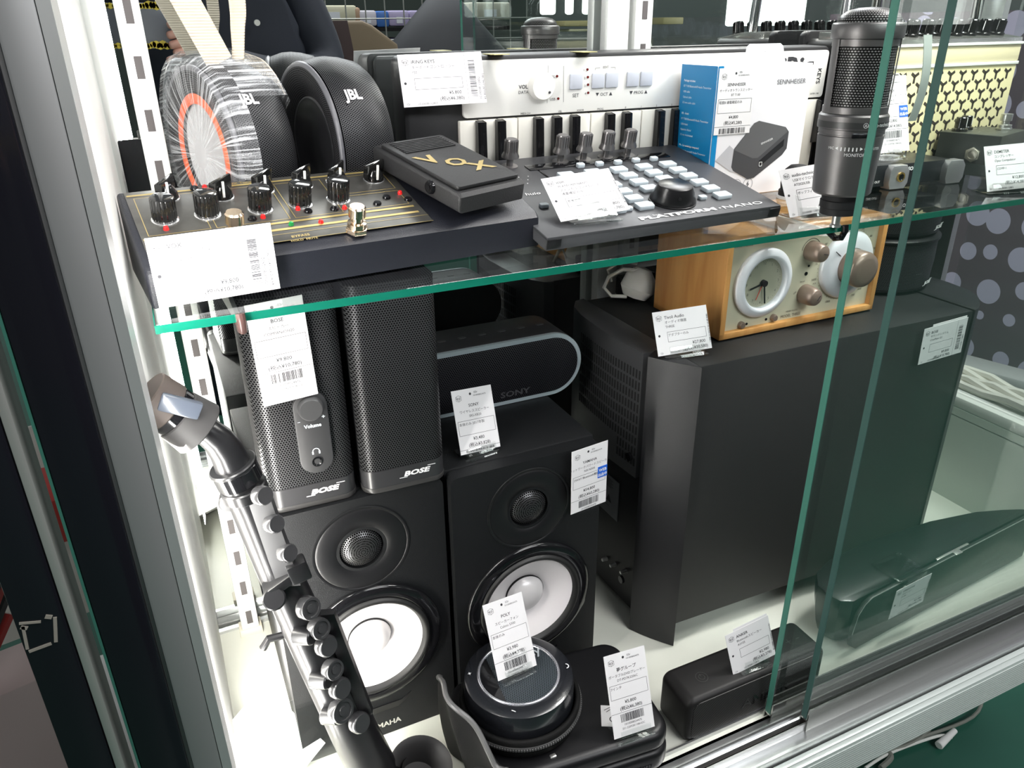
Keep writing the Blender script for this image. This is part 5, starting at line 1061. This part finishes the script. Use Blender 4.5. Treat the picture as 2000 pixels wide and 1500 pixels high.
p = at(1570, 60, y=.757); p2_ = at(1660, 60, y=.757)
t = thing('black_tablet', 'black rounded flat device standing behind the right end of the mini keyboard', 'device', ((p.x + p2_.x) / 2, .752, S))
b = B(); b.prism(rr(p2_.x - p.x, p.z - S, .008, 5, 0, (p.z - S) / 2), 0, .012, 'xz', .002); b.obj('casing', BLK, t)

# ------------------------------------------------------------------ what the mirror shows: photographer and shop behind the camera
ph = thing('smartphone', 'smartphone in a yellow flowered case held up in the mirror at upper left', 'smartphone', (.025, -.030, .640))
PX = .10
b = B(); b.prism(rr(.150, .072, .010, 6, .005, .0), -.004, .004, 'xz', .001); b.obj('phone_case', mat('case_grey', (.16, .17, .20), .25), ph)
b = B(); b.prism(rr(.026, .036, .008, 5, -.050, .012), .004, .0055, 'xz', .0006); b.obj('camera_bump', mat('bump_grey', (.22, .23, .26), .2), ph)
for z_ in (.021, .004): b = B(); b.lathe([(.0065, 0), (.0065, .002), (0, .002)], 20, Matrix.Translation((-.050, .0055, z_)) @ Matrix.Rotation(-PI / 2, 4, 'X')); b.obj('lens', BLKG, ph)
b = B(); rnd = random.Random(3)
for i in range(26):
    x_ = -.064 + .0055 * i; s_ = rnd.uniform(.003, .007)
    for zz in ((-.031, 1), (.031, -1)): b.lathe([(0, 0), (s_, 0), (s_, .0006), (0, .0006)], 8, Matrix.Translation((x_, .0041, zz[0] + rnd.uniform(-.002, .002))) @ Matrix.Rotation(-PI / 2, 4, 'X'))
b.obj('flower_pattern', mat('flower_yellow', (.75, .58, .06), .5), ph)
SK = mat('skin', (.62, .34, .27), .45, vary=.1, vscale=30); NV = mat('navy_cloth', (.016, .020, .032), .75)
def skin(name, chain, m, parent, lv=2):
    # chain: list of (parent index, position, radius)
    me = bpy.data.meshes.new(name); me.from_pydata([c[1] for c in chain], [(c[0], i) for i, c in enumerate(chain) if c[0] is not None], [])
    o = bpy.data.objects.new(name, me); COL.objects.link(o); o.parent = parent; me.materials.append(m)
    s_ = o.modifiers.new('skin', 'SKIN'); s_.use_smooth_shade = True
    for i, c in enumerate(chain): r_ = c[2]; me.skin_vertices[0].data[i].radius = (r_, r_) if not isinstance(r_, tuple) else r_
    me.skin_vertices[0].data[0].use_root = True
    q = o.modifiers.new('sub', 'SUBSURF'); q.levels = q.render_levels = lv; return o
pe = thing('person', 'person in a navy jacket holding up a phone, seen in the mirror at top left', 'person', (.16, -.34, -.32))
def R_(x, y, z): return (x - .16, y + .34, z + .32)
b = [(None, R_(.20, -.36, .12), (.20, .10)), (0, R_(.20, -.36, .35), (.21, .105)), (1, R_(.20, -.37, .58), (.23, .11)), (2, R_(.17, -.38, .74), (.15, .09)), (3, R_(.17, -.37, .83), .055), (4, R_(.17, -.35, .93), .075), (5, R_(.17, -.35, 1.02), .06),
     (3, R_(.36, -.37, .74), .062), (7, R_(.42, -.32, .54), .052), (8, R_(.26, -.16, .545), .040), (9, R_(.16, -.085, .585), .028),
     (3, R_(-.02, -.37, .74), .062), (11, R_(-.16, -.30, .55), .052), (12, R_(-.13, -.15, .575), .038), (13, R_(-.085, -.08, .610), .026),
     (0, R_(.26, -.36, -.05), .08), (15, R_(.26, -.35, -.28), .06), (0, R_(.08, -.36, -.05), .08), (17, R_(.08, -.35, -.28), .06)]
skin('body', b, NV, pe, 2)
def hand(o, s, name):
    o = Vector(o); V = lambda x, y, z: tuple(o + Vector((x * s, y, z)) - Vector((.16, -.34, -.32)))
    ch = [(None, V(.030, -.035, -.010), .020), (0, V(.022, -.018, .0), (.022, .014)), (1, V(.010, -.010, .010), (.022, .012))]
    for i, (zz, l_) in enumerate(((.030, .030), (.014, .036), (-.002, .034), (-.016, .026))):
        n_ = len(ch); ch += [(2, V(.006, .004, zz), .0085), (n_, V(-.006 - .002 * i, .012, zz - .002), .0080), (n_ + 1, V(-.006 - l_ * .6, .012, zz - .006), .0072)]
    n_ = len(ch); ch += [(1, V(.008, -.022, -.020), .0095), (n_, V(-.014, -.016, -.030), .0088), (n_ + 1, V(-.034, -.010, -.034), .0078)]
    return skin(name, ch, SK, pe, 2)
hand((.100, -.032, .616), 1, 'right_hand'); hand((-.060, -.032, .622), -1, 'left_hand')
b = B()
for z_ in (.60, .70): b.cyl(R_(.262, -.243 - (0 if z_ > .65 else .01), z_ + .045), R_(.262, -.235 - (0 if z_ > .65 else .01), z_ + .045), .006, n=16)
b.obj('jacket_button', mat('button_white', (.8, .8, .75), .3), pe)
b = B(); b.lathe([(0, -.02), (.05, -.015), (.082, .03), (.080, .07), (.05, .11), (0, .12)], 28, Matrix.Translation(R_(.17, -.36, .95))); b.obj('hair', mat('hair_black', (.01, .009, .008), .5), pe)

def mx_(u, v, y): p = at(u, v, y=2 * .784 - y); return Vector((p.x, y, p.z))     # where something seen in the mirror really stands
Yb = -1.15
t = thing('wire_grid_panel', 'grey wire grid panel reflected in the mirror above the keyboard', 'grid panel', tuple(mx_(560, 60, -.95)))
p = mx_(560, 60, -.95); b = B()
for i in range(14): b.cyl((.06 * i, 0, -.6), (.06 * i, 0, .35), .0022, n=6)
for i in range(14): b.cyl((-.01, 0, -.45 + .06 * i), (.80, 0, -.45 + .06 * i), .0022, n=6)
stuff(b.obj('wire_grid', mat('wire_grey', (.35, .36, .34), .4, .5), t))
for i, (u0, v0, u1, v1, c, la) in enumerate(((600, 10, 698, 44, (.62, .60, .45), 'cream storage box reflected behind the wire grid, the largest'), (692, 14, 704, 46, (.45, .30, .20), 'narrow brown box reflected behind the wire grid'), (702, 20, 736, 52, (.62, .60, .68), 'white lidded box reflected behind the wire grid'), (736, 21, 760, 54, (.05, .16, .48), 'blue box reflected between white and lilac boxes'), (760, 20, 800, 52, (.45, .40, .62), 'lilac box reflected just right of the blue one'), (800, 20, 838, 52, (.42, .37, .58), 'lilac box reflected at the right, above the dark coat'), (748, 74, 762, 95, (.06, .16, .45), 'small blue box reflected on the lower row'), (762, 73, 800, 95, (.42, .38, .60), 'small lilac box reflected on the lower row'), (915, 4, 1000, 40, (.58, .56, .48), 'cream box reflected right of the dark coat'))):
    a = mx_(u0, v1, Yb); c1 = mx_(u1, v0, Yb); b = B(); ww = c1.x - a.x; hh = c1.z - a.z
    t = thing('storage_box', la, 'box', ((a.x + c1.x) / 2, Yb - .1, a.z), group='storage boxes seen in the mirror')
    B().box((0, 0, hh / 2), (ww * .97, .2, hh * .98), .008).obj('tub', mat('tub%d' % i, c, .4), t)
    if ww > .05: B().box((0, .101, hh * .4), (ww * .28, .001, hh * .4)).obj('label_patch', mat('label_pale', (.75, .78, .85), .5), t)
b = B(); a = mx_(570, 95, Yb); c1 = mx_(860, 72, Yb); b.box(((a.x + c1.x) / 2, Yb - .1, (mx_(760, 57, Yb).z)), (c1.x - a.x + .5, .26, .012)); tag(b.obj('rack_shelf', BLKM), 'dark rack shelf under the reflected storage boxes', 'shelf')
b = B(); a = mx_(587, 100, -.62); c1 = mx_(765, 40, -.62); W_ = c1.x - a.x; H_ = c1.z - a.z
t = thing('shoulder_bag', 'brown bag with a dark stripe reflected in the mirror behind the speakers', 'bag', (a.x, -.66, a.z - .18))
prf = [(0, 0), (0, .15 + H_ * .7), (W_ * .06, .18 + H_ * .92), (W_ * .14, .18 + H_), (W_ * .62, .18 + H_), (W_ * .72, .18 + H_ * .85), (W_ * .98, .18 + H_ * .18), (W_, .15), (W_, 0)]
B().prism(prf, 0, .10, 'xz', .01, 3).obj('bag_body', mat('bag_brown', (.16, .12, .075), .7, bump=.3), t)
B().prism([(W_ * .30, .02), (W_ * .30 - .01, .18 + H_ * 1.01), (W_ * .50 - .01, .18 + H_ * 1.01), (W_ * .58, .02)], .09, .102, 'xz', .002).obj('stripe', mat('stripe_brown', (.035, .018, .018), .7), t)
a = mx_(880, 60, -.80)
t = thing('dark_coat', 'dark coat heaped on a rack, reflected left of the slotted upright', 'coat', (a.x, -.85, .2))
b = B(); b.lathe([(.0, .52), (.05, .51), (.12, .44), (.20, .36), (.25, .25), (.27, 0)], 24, Matrix.Scale(.6, 4, (0, 1, 0))); b.obj('cloth', mat('coat_black', (.02, .022, .028), .7), t, 2)
# pale shop shelving further back, rear wall, lamps and added glow panels
b = B(); b.box((.3, -2.6, .6), (3.6, .05, 2.4)); struct(b.obj('wall_rear', mat('rear_wall', (.10, .12, .11), .7)))
for i, (u0, v0, u1, v1, c, la) in enumerate(((1090, 40, 1180, 52, (.52, .44, .22), 'yellowish display shelf reflected left of the uprights'), (1100, 56, 1180, 62, (.62, .58, .40), 'lower pale display shelf reflected left of the uprights'), (1280, 34, 1320, 48, (.50, .43, .22), 'yellowish display shelf reflected right of the uprights'))):
    a = mx_(u0, v1, -1.6); c1 = mx_(u1, v0, -1.6); tag(B().box(((a.x + c1.x) / 2, -1.6, (a.z + c1.z) / 2), (c1.x - a.x, .12, c1.z - a.z), .004).obj('display_shelf', mat('shelf_ochre%d' % i, c, .5)), la, 'shelf')
for i, (u, w_, la) in enumerate(((1070, .06, 'bright lamp tube reflected above the microphone'), (1112, .03, 'narrow bright lamp reflected right of the microphone'), (1150, .05, 'bright lamp reflected next to the uprights'), (1500, .42, 'added wide glowing panel for the white shine above the gold-grille amplifier'), (1900, .40, 'added wide glowing panel for the chrome shine at the top right corner'))):  # last two are added glow panels standing in for pale chrome shine
    p = mx_(u, 0, -1.3); tag(B().box((p.x, -1.3, p.z + .08 - (.05 if i > 2 else 0)), (w_, .03, .26), .01).obj('lamp_and_glow_box', mat('white_glow', (1, 1, 1), .5, emit=(1, 1, .97), es=3.5)), la, 'lamp', 'shop lamps in the mirror')

# names of copies and placeholders
for o in COL.objects:
    if 'slot_row' in o.name: o['kind'] = 'stuff'
bpy.context.view_layer.update()
